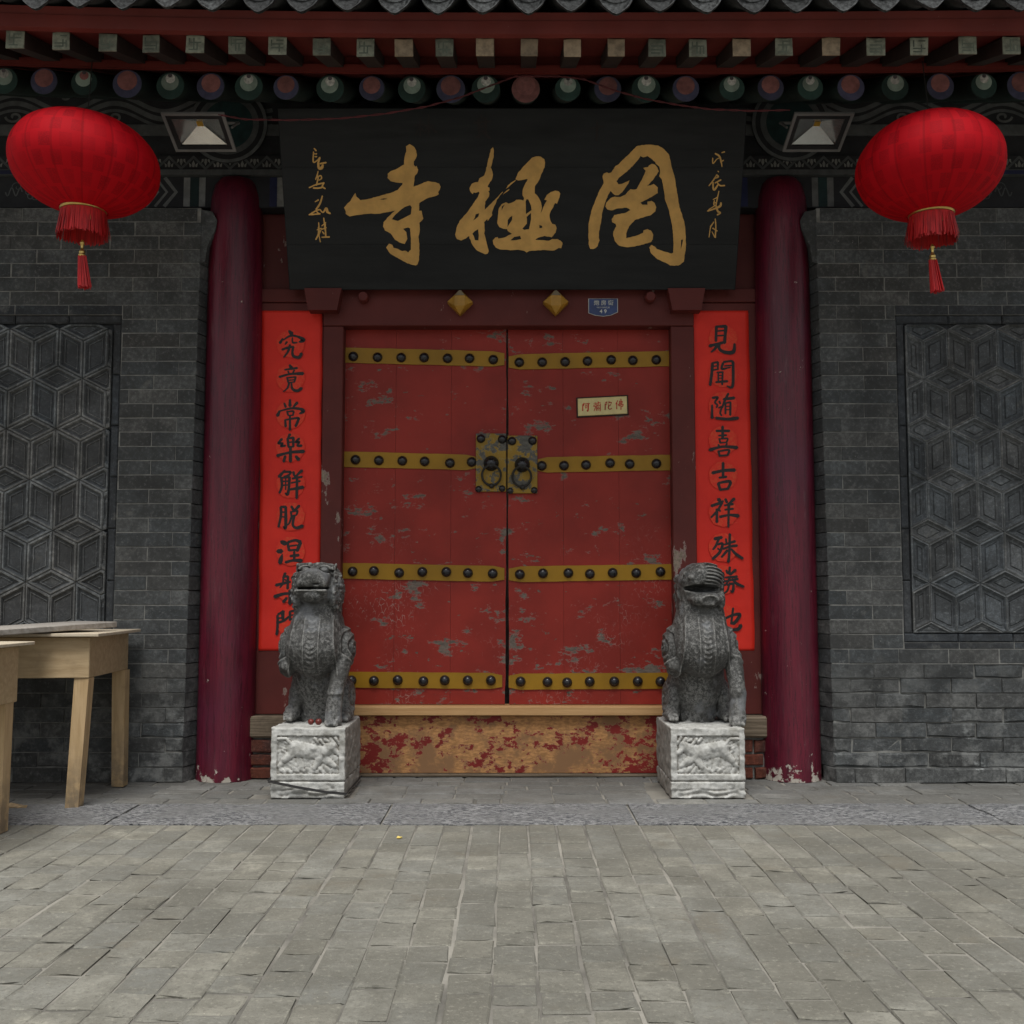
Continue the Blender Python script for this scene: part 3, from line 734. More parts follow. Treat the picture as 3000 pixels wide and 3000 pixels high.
for s in (-1, 1):      # trapezoid corbels under the name board, pegs, gilt diamonds
    m = M(); xc = s*1.075 - 0.0
    xc = PX(945 if s < 0 else 2012, 880, -0.10).x; za, zb = ZV(908, -0.10), ZV(851, -0.05)
    m.add([(xc-0.085,-0.10,za),(xc+0.085,-0.10,za),(xc+0.11,-0.10,zb),(xc-0.11,-0.10,zb),(xc-0.085,-0.011,za),(xc+0.085,-0.011,za),(xc+0.11,-0.011,zb),(xc-0.11,-0.011,zb)],
          [(0,1,2,3),(4,7,6,5),(0,4,5,1),(3,2,6,7),(0,3,7,4),(1,5,6,2)])
    obj('corbel_block', m, MT['frame'], gf)
    p = PX(1064 if s < 0 else 1906, 869, -0.06)
    obj('peg', M().lathe((p.x, -0.006, p.z), [(0.032,0.0),(0.032,0.055),(0.026,0.066)], 16, '-y'), MT['frame'], gf)
    p = PX(1347 if s < 0 else 1629, 881, -0.09); r = 0.075
    yb = -0.014; d = 0.055
    sq = [(p.x,p.z+r),(p.x+r,p.z),(p.x,p.z-r),(p.x-r,p.z)]; k = 0.40
    q = [(p.x-k*r,p.z+k*r),(p.x+k*r,p.z+k*r),(p.x+k*r,p.z-k*r),(p.x-k*r,p.z-k*r)]
    m = M(); vs = [(x,yb,z) for x,z in sq]+[(x,yb-d,z) for x,z in sq]+[(x,yb-d-0.028,z) for x,z in q]
    fs = [(0,1,5,4),(1,2,6,5),(2,3,7,6),(3,0,4,7),(8,9,10,11)] + [(4,9,8),(5,10,9),(6,11,10),(7,8,11)] + [(4,5,9),(5,6,10),(6,7,11),(7,4,8)]
    do = obj('door_seal', m.add(vs, fs), MT['diamond'], gf); do['label'] = 'gilt faceted diamond peg on the lintel'
    cap = M(); cap.add([(p.x,yb-d-0.0015,p.z+r+0.001),(p.x+k*r,yb-d-0.030,p.z+k*r+0.001),(p.x-k*r,yb-d-0.030,p.z+k*r+0.001)], [(0,1,2)])
    obj('dusty_facet', cap, MT['diamondtop'], do)

# side masonry at the foot of the frame: weathered timber over red brick
for s in (-1, 1):
    t = thing('foot_masonry', 'weathered timber block over red bricks ' + ('between left column and its stone lion' if s < 0 else 'between right column and its stone lion'), 'masonry', (s*1.3, 0, 0), 'masonry at the feet of the gate frame')
    a, b = sorted((s*0.99, s*1.50))
    part('timber_block', 'oldtimber', t, (a, -0.06, 0.235), (b, 0.12, 0.357), 0.012)
    RR = random.Random(5+s)
    obj('mortar_core', M().box((a+0.01,-0.02,0.0),(b-0.004,0.12,0.232)), MT['mortar'], t)
    for r, zc in enumerate((0.035, 0.108, 0.185)):
        x = a + (0.0 if r % 2 else -0.06)
        while x < b:
            L = 0.235; xa = max(x, a); xb = min(x+L, b)
            if xb - xa > 0.03:
                o = bpy.data.objects.new('brick', slab('redbrick', round(xb-xa-0.009, 2), 0.060 if r < 2 else 0.07, 0.05, 0.006, 0.005, RR.randrange(4), 0.003, 'redbrick'))
                link(o, t, ((xa+xb)/2, -0.045+RR.uniform(-0.006,0.006), zc)); o.rotation_euler = (math.pi/2, RR.uniform(-0.02,0.02), 0)
            x += L + 0.006

# threshold
th = thing('threshold', 'tall wooden threshold with bare wood cap and flaking red paint', 'threshold', (0,0.04,0))
part('front_board', 'threshold', th, (-0.985, 0.028, 0.022), (0.985, 0.075, 0.352), 0.003)
part('cap_board', 'sillwood', th, (-0.985, -0.015, 0.356), (0.985, 0.16, 0.409), 0.005)
part('foot_batten', 'oldtimber', th, (-0.985, 0.012, 0.004), (0.985, 0.07, 0.020), 0.003)
# ------------------------------------------------------------------ door leaves
DY = 0.085
def band(parent, p, q, h, y, round_end):
    """flat ochre strap from p to q (centre line x, z)"""
    m = M(); (xa, za), (xb, zb) = p, q
    n = 14; top = []; bot = []
    RR = random.Random(int(za*1000)+int(xa*100))
    for i in range(n+1):
        t = i/n; x = xa+(xb-xa)*t; z = za+(zb-za)*t
        j = RR.uniform(-0.0012, 0.0012); hh = h/2
        if round_end == 1 and i == n: hh -= 0.012
        if round_end == -1 and i == 0: hh -= 0.012
        top.append((x, z+hh+j)); bot.append((x, z-hh+RR.uniform(-0.0012, 0.0012)))
    vs = [(x,y,z) for x,z in top]+[(x,y,z) for x,z in bot]+[(x,y+0.007,z) for x,z in top]+[(x,y+0.007,z) for x,z in bot]
    N = n+1; fs = []
    for i in range(n):
        fs += [(i,i+1,N+i+1,N+i),(i,2*N+i,2*N+i+1,i+1),(N+i,N+i+1,3*N+i+1,3*N+i)]
    fs += [(0,N,3*N,2*N),(n,N+n,3*N+n,2*N+n)]
    return obj('strap', m.add(vs, fs), MT['ochre'], parent)
def dome(r): return [(r*1.06,0.0),(r*1.05,0.004),(r,0.008),(r*0.92,r*0.45),(r*0.72,r*0.76),(r*0.42,r*0.95),(r*0.12,r*1.02)]
_st = {}
def stud(parent, p, r):
    k = round(r, 4)
    if k not in _st:
        me = M().lathe((0,0,0), dome(r), 18, '-y'); me.smooth = True; me = me.mesh('stud'); me.materials.append(MT['iron']); _st[k] = me
    o = bpy.data.objects.new('stud', _st[k]); link(o, parent, p); return o
GAP = PX(1486, 1500, DY).x
leafdata = {
 -1: dict(rows=[([(138,266),(270,270),(399,272),(524,272),(652,276),(772,276),(901,283)], 900),
                ([(150,829),(277,833),(405,835),(527,838),(665,847),(783,841)], 900),
                ([(134,138),(250,135),(388,145),(514,140),(645,140),(763,146),(898,149)], 1600),
                ([(128,732),(250,734),(380,730),(520,736),(636,731),(762,732),(888,732)], 1600)]),
  1: dict(rows=[([(1043,298),(1168,297),(1293,295),(1415,291),(1544,284),(1662,287),(1790,284)], 900),
                ([(1166,862),(1287,861),(1407,857),(1538,847),(1645,852),(1791,850)], 900),
                ([(1046,153),(1172,148),(1311,146),(1428,151),(1552,145),(1681,146),(1813,139)], 1600),
                ([(1050,738),(1197,740),(1304,743),(1427,738),(1561,738),(1689,737),(1813,738)], 1600)])}
bandv = {-1: [((82,262),(962,284)), ((78,828),(806,846)), ((70,134),(962,152)), ((70,726),(950,734))],
          1: [((985,300),(1866,281)), ((1143,860),(1866,846)), ((986,154),(1878,140)), ((985,738),(1878,732))]}
bz = [900, 900, 1600, 1600]
for s in (-1, 1):
    d = thing('door_leaf', ('left' if s < 0 else 'right') + ' red door leaf with ochre straps, black studs and ring handle' + (' and gold plaque' if s > 0 else ''), 'door', (s*0.49, DY, 0.41), 'leaves of the double door')
    xin = GAP + (-0.004 if s < 0 else 0.004); xout = -0.992 if s < 0 else 0.972
    # three vertical planks, inner edge worn uneven
    cuts = [xin, xin+(xout-xin)*0.34, xin+(xout-xin)*0.68, xout]
    for k in range(3):
        a, b = cuts[k], cuts[k+1]
        m = M(); n = 26; RR = random.Random(31+k+s)
        L = []; Rr = []
        for i in range(n+1):
            z = 0.412 + (2.652-0.412)*i/n
            wob = 0.0
            if k == 0: wob = -s*0.0 + s*(0.004*RR.random() + (0.004 if z < 1.1 else 0.0) + (0.004 if z < 0.55 else 0))
            L.append((a + wob, z)); Rr.append((b - s*0.0012, z))
        for (y0) in (0,):
            vs = [(x,DY,z) for x,z in L]+[(x,DY,z) for x,z in Rr]+[(x,DY+0.05,z) for x,z in L]+[(x,DY+0.05,z) for x,z in Rr]
        N = n+1; fs = []
        for i in range(n): fs += [(i,i+1,N+i+1,N+i),(i,2*N+i,2*N+i+1,i+1),(N+i,N+i+1,3*N+i+1,3*N+i),(2*N+i,3*N+i,3*N+i+1,2*N+i+1)]
        fs += [(0,N,3*N,2*N),(n,2*N+n,3*N+n,N+n)]
        obj('plank', m.add(vs, fs), MT['doorred'], d)
    for bi in range(4):
        (p, q) = bandv[s][bi]; off = bz[bi]
        P0 = PX(960+p[0]/1.858, off+p[1]/1.858, DY); P1 = PX(960+q[0]/1.858, off+q[1]/1.858, DY)
        if s < 0: P0.x = -0.987
        else: P1.x = 0.968
        bo = band(d, (P0.x,P0.z), (P1.x,P1.z), 0.093, DY-0.008, (1 if s < 0 else -1))
        for (x, yv) in leafdata[s]['rows'][bi][0]:
            c = PX(960+x/1.858, off+yv/1.858, DY-0.02)
            stud(bo, (c.x, DY-0.0075, c.z), 0.0285)
    # lock plate with lion boss and ring
    u0, u1, v0, v1 = (1394,1483,1271,1441) if s < 0 else (1487,1574,1277,1446)
    A = PX(u0, v1, DY); B = PX(u1, v0, DY)
    lp = obj('lock_plate', M().bbox((A.x,DY-0.017,A.z),(B.x,DY-0.0005,B.z),0.003), MT['lockplate'], d)
    for (cu, cv, r) in ([(1409,1285,0.025),(1471,1287,0.025),(1402,1433,0.019),(1471,1431,0.019)] if s < 0 else [(1500,1292,0.025),(1560,1291,0.025),(1495,1438,0.018),(1565,1436,0.019)]):
        c = PX(cu, cv, DY-0.02); stud(lp, (c.x, DY-0.0165, c.z), r)
    c = PX(1439 if s < 0 else 1530, 1357 if s < 0 else 1361, DY-0.03)
    m = M().lathe((c.x, DY-0.0168, c.z), [(0.046,0.0),(0.046,0.006),(0.041,0.016),(0.030,0.030),(0.022,0.040),(0.010,0.046)], 22, '-y')
    m.lathe((c.x-0.013, DY-0.055, c.z+0.012), [(0.008,-0.006),(0.008,0.0),(0.003,0.007)], 8, '-y'); m.lathe((c.x+0.013, DY-0.055, c.z+0.012), [(0.008,-0.006),(0.008,0.0),(0.003,0.007)], 8, '-y')
    m.lathe((c.x, DY-0.057, c.z-0.004), [(0.009,-0.006),(0.009,0.0),(0.004,0.010)], 8, '-y')
    bo = obj('boss', m, MT['iron'], lp); autosmooth(bo, 40)
    rc = Vector((c.x + (0.002 if s < 0 else -0.003), DY-0.052, c.z-0.073)); rr = 0.056
    pts = [rc + Vector((rr*math.sin(a), 0.014*(1-math.cos(a))/2*1.6, rr*math.cos(a)*1.05)) for a in [2*math.pi*k/40 for k in range(41)]]
    m = M().tube(pts, 0.0068, 10, False)
    m.lathe((rc.x+(0 if s < 0 else 0.004), rc.y+0.024, rc.z-rr*1.05-0.004), [(0.004,-0.012),(0.014,-0.006),(0.016,0.0),(0.014,0.008),(0.006,0.013)], 12, '-y')
    m.smooth = True
    obj('ring', m, MT['ring'], lp)
# rear hall seen only as darkness through the door crack
structure(obj('wall_rear', M().box((-3.84,1.9,0.0),(3.84,2.05,4.6)), MT['plaster']))
structure(obj('floor_inner', M().box((-1.5,0.5,-0.02),(1.5,1.9,0.005)), MT['joint']))
# ------------------------------------------------------------------ roof and eaves
def lift(x): return 0.042*(x/2.5)**2 if x < 0 else 0.014*(x/2.5)**2
roof = thing('tiled_roof', 'grey tiled roof eave with red fascia and painted rafter ends over the gate', 'roof', (0,-0.6,3.6))
XR = 3.9
def strip(y0, z0, y1, z1, y2, z2, y3, z3, x0=-XR, x1=XR, n=40):
    """long board of quadrilateral section following the eave curve"""
    m = M(); vs = []; fs = []
    for i in range(n+1):
        x = x0+(x1-x0)*i/n; l = lift(x)
        vs += [(x,y0,z0+l),(x,y1,z1+l),(x,y2,z2+l),(x,y3,z3+l)]
    for i in range(n):
        for k in range(4): fs.append((4*i+k, 4*i+(k+1)%4, 4*i+4+(k+1)%4, 4*i+4+k))
    fs += [(0,1,2,3),(4*n+3,4*n+2,4*n+1,4*n)]
    return m.add(vs, fs)
RYE, RZC, RSL = -0.85, 3.706, math.tan(rad(24))      # round rafter end
FYE, FZT = -1.275, 3.742                             # flying rafter end, top
FSL = math.tan(rad(17))
obj('roof_deck', strip(RYE+0.0,RZC+0.076, 2.6,RZC+0.076+3.45*RSL, 2.6,RZC+0.30+3.45*RSL, RYE,RZC+0.30), MT['eavered'], roof)
obj('flying_soffit', strip(FYE-0.02,FZT+0.003, RYE+0.05,FZT+0.003+(RYE+0.05-FYE)*FSL, RYE+0.05,FZT+0.05+(RYE+0.05-FYE)*FSL, FYE-0.02,FZT+0.05), MT['eavered'], roof)
obj('eave_batten', strip(RYE-0.028,RZC+0.073, RYE+0.03,RZC+0.098, RYE+0.03,RZC+0.135, RYE-0.028,RZC+0.113), MT['eavered'], roof)
obj('fascia_board', strip(FYE-0.052,FZT+0.004, FYE-0.0215,FZT-0.002, FYE-0.0215,FZT+0.064, FYE-0.066,FZT+0.060), MT['eavered'], roof)
obj('fascia_cap', strip(FYE-0.060,FZT+0.0615, FYE-0.02,FZT+0.0655, FYE-0.02,FZT+0.100, FYE-0.075,FZT+0.097), MT['eavered'], roof)
RR = random.Random(3)
# flying rafters with square painted ends
upx = [46,180,316,443,573,695,813,943,1070,1183,1302,1421,1551,1677,1805,1925,2045,2172,2296,2434,2566,2693,2834,2963]
xs = [PX(u, 150, FYE).x for u in upx]
step = 0.212
while xs[0] > -3.6: xs.insert(0, xs[0]-step)
while xs[-1] < 3.6: xs.append(xs[-1]+step)
tan = {9,11,12,13,14,17,19}
first = [i for i, x in enumerate(xs) if abs(x - PX(46,150,FYE).x) < 1e-6][0]
for i, x in enumerate(xs):
    w = 0.041 + RR.uniform(-0.002, 0.002); l = lift(x); y0 = FYE + RR.uniform(-0.006, 0.006); y1 = RYE+0.04
    hh = 0.083; zt0 = FZT + l; zt1 = zt0 + (y1-FYE)*FSL
    m = M().add([(x-w,y0,zt0-hh),(x+w,y0,zt0-hh),(x+w,y0,zt0),(x-w,y0,zt0),(x-w,y1,zt1-hh*0.7),(x+w,y1,zt1-hh*0.7),(x+w,y1,zt1),(x-w,y1,zt1)],
                [(0,1,2,3),(4,7,6,5),(0,4,5,1),(3,2,6,7),(0,3,7,4),(1,5,6,2)])
    fr = obj('flying_rafter', m, MT['rafterside'], roof)
    e = 0.0015; j = lambda: RR.uniform(-0.003, 0.003)
    ed = M().add([(x-w-e+j(),y0-0.006,zt0-hh-e+j()),(x+w+e+j(),y0-0.006,zt0-hh-e+j()),(x+w+e+j(),y0-0.006,zt0+e+j()),(x-w*0.2,y0-0.006,zt0+e+j()*1.5),(x-w-e+j(),y0-0.006,zt0+e+j()),
                  (x-w-e,y0-0.0003,zt0-hh-e),(x+w+e,y0-0.0003,zt0-hh-e),(x+w+e,y0-0.0003,zt0+e),(x-w-e,y0-0.0003,zt0+e)],
                 [(0,1,2,3,4),(0,5,6,1),(1,6,7,2),(2,7,8,4,3),(4,8,5,0)])
    istan = (i-first) in tan
    eo = obj('painted_end', ed, MT['squareend_tan' if istan else 'squareend'], fr)
    if not istan and i > first-2 and i < first+26:
        cx, cz = x, zt0-hh/2; yy = y0-0.0068; b = 0.0035; q = 0.027
        mk = M()
        def bar(xa, za, xb, zb):
            mk.add([(min(xa,xb)-b,yy,min(za,zb)-b),(max(xa,xb)+b,yy,min(za,zb)-b),(max(xa,xb)+b,yy,max(za,zb)+b),(min(xa,xb)-b,yy,max(za,zb)+b)], [(0,1,2,3)])
            nonlocal_y[0] -= 0.00012
        nonlocal_y = [yy]
        segs = RR.sample([(-q,0.3*q,q,0.3*q),(-0.2*q,-q,-0.2*q,q),(0,q,q,q),(q,0,q,-q),(-q,-q,0.4*q,-q),(-q,-0.4*q,q,-0.4*q),(0.4*q,-q,0.4*q,0.2*q),(-q,0,-q,q)], 5)
        for k, (a, c, d2, e2) in enumerate(segs):
            yk = yy - k*0.00015
            xa, xb = cx+min(a,d2)-b, cx+max(a,d2)+b; za, zb = cz+min(c,e2)-b, cz+max(c,e2)+b
            mk.add([(xa,yk,za),(xb,yk,za),(xb,yk,zb),(xa,yk,zb)], [(0,1,2,3)])
        obj('fret_mark', mk, MT['squaremark'], eo) if False else obj('fret_mark', mk, MT['squaremark'], fr)
# round rafters with concentric painted ends
rpx = [(10,'g'),(130,'p'),(247,'w'),(373,'p'),(497,'g'),(617,'p'),(729,'g'),(838,'p'),(966,'g'),(1090,'p'),(1206,'g'),(1320,'p'),(1423,'g'),(1541,'k'),(1664,'g'),(1781,'p'),(1893,'g'),(2009,'p'),(2143,'g'),(2257,'p'),(2373,'g'),(2492,'p'),(2622,'g'),(2753,'p'),(2880,'g'),(2992,'p')]
rl = [(PX(u, 258, RYE).x, k) for u, k in rpx]
while rl[0][0] > -3.6: rl.insert(0, (rl[0][0]-0.214, 'p' if rl[0][1] in 'gw' else 'g'))
while rl[-1][0] < 3.6: rl.append((rl[-1][0]+0.214, 'p' if rl[-1][1] == 'g' else 'g'))
for x, kind in rl:
    l = lift(x); r = 0.073 + RR.uniform(-0.006, 0.005); y0 = RYE + RR.uniform(-0.01, 0.01); zc = RZC + l - 0.004
    y1 = 0.9
    m = M(); n = 20; vs = []
    for yy in (y0, y1):
        zz = zc + (yy-RYE)*RSL
        vs += [(x+r*math.cos(2*math.pi*k/n), yy, zz+r*math.sin(2*math.pi*k/n)) for k in range(n)]
    m.add(vs, [(k,(k+1)%n,n+(k+1)%n,n+k) for k in range(n)] + [tuple(range(n))[::-1], tuple(range(n, 2*n))])
    ro = obj('round_rafter', m, MT['raftergreen'], roof); autosmooth(ro, 40)
    def disc(rr, dz, t, mat):
        mm = M().lathe((x+RR.uniform(-.002,.002), y0-t*0.0022+0.0016, zc+dz), [(rr,0.0),(rr,0.0018),(rr*0.97,0.0022)], 20, '-y'); obj('painted_disc', mm, MT[mat], ro)
    if kind in 'gw':
        disc(r*0.985, 0, 1, 'paint_green'); disc(r*0.62, r*0.28, 2, 'paint_pale')
        disc(r*0.34, r*0.52, 3, 'paint_white' if kind == 'g' else 'paint_pink'); disc(r*0.15, r*0.74, 4, 'paint_dot')
    else:
        disc(r*0.985, 0, 1, 'paint_blue' if kind == 'p' else 'paint_pink'); disc(r*0.68, r*0.22, 2, 'paint_pink')
# roof tiles along the eave: pan tiles with drip plaques, cover tiles
n_t = 36; tp = 0.2085; ph = PX(1020, 20, -1.5).x
_pan = None
for i in range(-18, 19):
    x = ph + i*tp + RR.uniform(-0.008, 0.008); l = lift(x)
    if _pan is None:
        m = M(); n = 12; vs = []; rw = 0.098
        for (yy, zz) in ((-0.11, -0.030), (0.42, 0.155)):
            for t in (0.0, 0.016):
                for k in range(n+1):
                    a = -1.15 + 2.3*k/n
                    vs.append((rw*math.sin(a)/math.sin(1.15), yy, zz + 0.075*(1-math.cos(a))/(1-math.cos(1.15)) + t))
        N = n+1; fs = []
        for k in range(n): fs += [(k,k+1,2*N+k+1,2*N+k),(N+k,3*N+k,3*N+k+1,N+k+1),(k,N+k,N+k+1,k+1)]
        fs += [(0,2*N,3*N,N),(n,N+n,3*N+n,2*N+n)]
        m.add(vs, fs); m.smooth = True; _pan = m.mesh('pan_tile'); _pan.materials.append(MT['rooftile'])
        # drip plaque: lobed fan, thick, with a raised border
        d = M(); top = []; nn = 14
        out = []
        for k in range(nn+1):
            a = -1.15+2.3*k/nn; out.append((rw*0.98*math.sin(a)/math.sin(1.15), 0.075*(1-math.cos(a))/(1-math.cos(1.15))))
        lob = []
        for k in range(nn, -1, -1):
            t = abs(k/nn*2-1); dep = 0.050*(1-t**1.5) + 0.007*abs(math.sin(3*math.pi*k/nn))
            lob.append((out[k][0]*0.97, out[k][1]-dep-0.004))
        ol = out + lob
        c0 = len(ol); vs = []
        for yy in (-0.020, 0.0): vs += [(px, yy - 0.25*max(0, -pz), pz) for px, pz in ol]
        vin = [(px*0.80, -0.020+0.006 - 0.25*max(0, -(pz*0.8-0.004)), pz*0.80-0.006) for px, pz in ol]
        vs += vin
        fs = [(k,(k+1)%c0,c0+(k+1)%c0,c0+k) for k in range(c0)] + [(k,2*c0+k,2*c0+(k+1)%c0,(k+1)%c0) for k in range(c0)] + [tuple(2*c0+k for k in range(c0))]
        d.add(vs, fs); _drip = d.mesh('drip_plaque'); _drip.materials.append(MT['driptile'])
        cv = M(); vs = []
        for (yy, zz) in ((-0.10, 0.02), (0.42, 0.2)):
            for rr2 in (0.056, 0.042):
                for k in range(n+1):
                    a = math.pi*k/n; vs.append((rr2*math.cos(a), yy, zz+rr2*math.sin(a)))
        fs = []
        for k in range(n): fs += [(k,2*N+k,2*N+k+1,k+1),(N+k,N+k+1,3*N+k+1,3*N+k),(k,k+1,N+k+1,N+k)]
        cv.add(vs, fs); cv.lathe((0,-0.10,0.028), [(0.058,0.0),(0.058,0.016),(0.046,0.016),(0.043,0.010),(0.02,0.010),(0.012,0.015)], 20, '-y')
        _cov = cv.mesh('cover_tile'); _cov.materials.append(MT['rooftile'])
    zb = FZT + 0.106 + l
    o = bpy.data.objects.new('pan_tile', _pan); link(o, roof, (x, FYE-0.10, zb-0.012)); o.rotation_euler = (RR.uniform(-.02,.02), RR.uniform(-.03,.03), RR.uniform(-.02,.02))
    p = bpy.data.objects.new('drip_plaque', _drip); link(p, o, (x, FYE-0.213+RR.uniform(-.012,.012), zb-0.047+RR.uniform(-.006,.01))); p.rotation_euler = (RR.uniform(-.06,.06), RR.uniform(-.06,.06), 0)
    o = bpy.data.objects.new('cover_tile', _cov); link(o, roof, (x+tp/2, FYE-0.12+RR.uniform(-.01,.01), zb+0.030)); o.rotation_euler = (RR.uniform(-.02,.02), 0, RR.uniform(-.02,.02))
obj('tile_bed', strip(FYE-0.02,FZT+0.215, 2.6,FZT+0.215+3.9*0.42, 2.6,FZT+0.26+3.9*0.42, FYE-0.02,FZT+0.26), MT['rooftile'], roof)

# ------------------------------------------------------------------ painted beams under the eave
pb = thing('painted_beam', 'dark painted timber beam with grey scrolls, zigzag and flowers under the eave', 'beam', (0,0,3.36))
BY = -0.055
zz = lambda v: ZV(v, BY)
bands = [('lower_beam', 'paint_dark', 606, 516, BY+0.012), ('pale_strip', 'paint_ash', 515.5, 500, BY-0.02), ('zigzag_board', 'paint_dark', 499.5, 458, BY-0.008),
         ('middle_band', 'paint_dark', 457.5, 397, BY+0.006), ('upper_strip', 'paint_ash', 396.5, 366, BY-0.006), ('scroll_panel', 'paint_dark', 365.5, 262, BY+0.004)]
bp = {}
for nm, mt, v0, v1, yy in bands:
    bp[nm] = obj(nm, M().box((-XR, yy, zz(v0)), (XR, 0.055, zz(v1))), MT[mt], pb)
def ribbon(pts, w, y):
    """flat painted ribbon along (x,z) points"""
    vs = []; n = len(pts)
    for i, (x, z) in enumerate(pts):
        a = pts[max(0,i-1)]; b = pts[min(n-1,i+1)]; dx, dz = b[0]-a[0], b[1]-a[1]; l = math.hypot(dx, dz) or 1
        ww = (w[i] if isinstance(w, list) else w)/2
        vs += [(x-dz/l*ww, y, z+dx/l*ww), (x+dz/l*ww, y, z-dx/l*ww)]
    return vs, [(2*i,2*i+1,2*i+3,2*i+2) for i in range(n-1)]
def painted(name, mat, host, items, y):
    m = M()
    for k, (pts, w) in enumerate(items): m.add(*ribbon(pts, w, y - 0.0006 - 0.00012*(k % 60)))
    return obj(name, m, MT[mat], bp[host])
S = 1/488.0                                  # metres per photo pixel at the beam
zb0 = zz(325)
items = []; spir = []
for sg in (-1, 1):
    for off, w in ((0.0, 15), (24, 13), (-22, 9)):
        pts = []
        for k in range(134):
            X = 1.42 + k*0.018
            pts.append((sg*X, zb0 + S*(off + 24*math.sin(2*math.pi*(X-1.62)/0.60))))
        items.append((pts, w*S))
    for c in range(4):
        xc = 1.77 + 0.60*c; zc = zb0 - 18*S
        spir.append(([(sg*(xc + S*(26-1.0*k)*math.cos(0.32*k)), zc - S*(26-1.0*k)*0.7*math.sin(0.32*k)) for k in range(23)], 7*S))
        spir.append(([(sg*(xc-0.30 + S*(20-0.8*k)*math.cos(0.35*k)), zb0 + 40*S + S*(20-0.8*k)*0.6*math.sin(0.35*k)) for k in range(20)], 6*S))
painted('painted_scroll', 'paint_ash', 'scroll_panel', items, BY+0.004)
painted('painted_spiral', 'paint_grey', 'scroll_panel', spir, BY+0.004-0.004)
# rings flanking the name board, crossing the upper boards: thin painted disc boards
for sg, (cu, cv) in ((-1, (668, 365)), (1, (2318, 360))):
    c = PX(cu, cv, BY-0.02)
    ring_host = obj('cloud_roundel', M().lathe((c.x, BY-0.009, c.z), [(0.235,0.0),(0.235,0.012)], 40, '-y'), MT['paint_dark'], pb)
    for rr, wd, mt, t in ((0.225, 0.02, 'paint_ash', 1), (0.168, 0.035, 'paint_ash', 2)):
        pts = [(c.x+rr*math.cos(a), c.z+rr*math.sin(a)) for a in [2*math.pi*k/48 for k in range(49)]]
        m = M().add(*ribbon(pts, wd, BY-0.0214-0.0003*t)); obj('painted_ring', m, MT[mt], ring_host)
    obj('roundel_field', M().lathe((c.x, BY-0.0212, c.z), [(0.15,0.0),(0.15,0.0004)], 40, '-y'), MT['paint_teal'], ring_host)
# zigzag with leaves
zt, zbt = zz(462), zz(496)
zig = []; leaf = M(); per = 0.146
for sg in (-1, 1):
    pts = []
    k = 0; X = 1.30
    while X < 3.8:
        pts.append((sg*X, (zbt if k % 2 else zt))); X += per/2; k += 1
    zig.append((pts, 0.020))
    k = 0; X = 1.30
    while X < 3.8:
        up = k % 2; zc = zbt+0.010 if not up else zt-0.012; d = 1 if not up else -1
        y = BY-0.010
        for dx, hh, ww in ((0, 0.042, 0.016), (-0.018, 0.026, 0.012), (0.018, 0.026, 0.012)):
            x = sg*(X)+dx
            leaf.add([(x-ww*0.4,y,zc),(x+ww*0.4,y,zc),(x+ww*0.55,y,zc+d*hh*0.5),(x+dx*0.5,y,zc+d*hh),(x-ww*0.55,y,zc+d*hh*0.5)], [(0,1,2,3,4)]); y -= 0.0002
        X += per/2; k += 1
painted('painted_zigzag', 'paint_ash', 'zigzag_board', zig, BY-0.008-0.001)
obj('painted_leaves', leaf, MT['paint_leaf'], bp['zigzag_board'])
# lower beam: upright stripes beside the columns, chevron, flower field
for sg in (-1, 1):
    z0, z1 = zz(603), zz(518)
    y = BY+0.012
    for (a, b, mt) in ((1.345,1.385,'paint_leaf'),(1.386,1.43,'paint_navy'),(1.815,1.852,'paint_grey'),(1.853,1.906,'paint_teal'),(1.907,1.945,'paint_grey')):
        xa, xb = sorted((sg*a, sg*b))
        obj('painted_stripe', M().box((xa, y-0.0012, z0), (xb, y-0.0001, z1)), MT[mt], bp['lower_beam'])
    zm = (z0+z1)/2; ch = []
    for q, w in ((1.99, 0.022), (2.045, 0.016), (2.10, 0.02)): ch.append(([(sg*(q+0.07), z1), (sg*q, zm), (sg*(q+0.07), z0)], w))
    painted('painted_chevron', 'paint_grey', 'lower_beam', ch, y)
    fl = []
    for c in range(4):
        xc = 2.42 + c*0.42
        for k in range(7):
            a = 2*math.pi*k/7; px, pz = xc+0.032*math.cos(a), zm+0.032*math.sin(a)
            fl.append(([(sg*(px+0.018*math.cos(t)), pz+0.018*math.sin(t)) for t in [2*math.pi*j/10 for j in range(11)]], 0.006))
        for s2 in (-1, 1):
            fl.append(([(sg*(xc+s2*(0.07+0.004*k)), zm+0.025*math.sin(0.5*k)) for k in range(26)], 0.008))
            fl.append(([(sg*(xc+s2*(0.10+S*(16-0.8*k)*math.cos(.4*k))), zm+0.03+S*(16-0.8*k)*math.sin(.4*k)) for k in range(18)], 0.005))
    painted('painted_flower', 'paint_ash', 'lower_beam', fl, y)
    obj('blue_strip', M().box((min(sg*2.2,sg*3.8), BY-0.0225, zz(514)), (max(sg*2.2,sg*3.8), BY-0.0202, zz(503))), MT['paint_navy'], bp['pale_strip'])
# blocking behind, closing the space between beam and roof
obj('infill_board', M().box((-XR, 0.056, zz(606)), (XR, 0.10, 4.25)), MT['paint_dark'], pb)

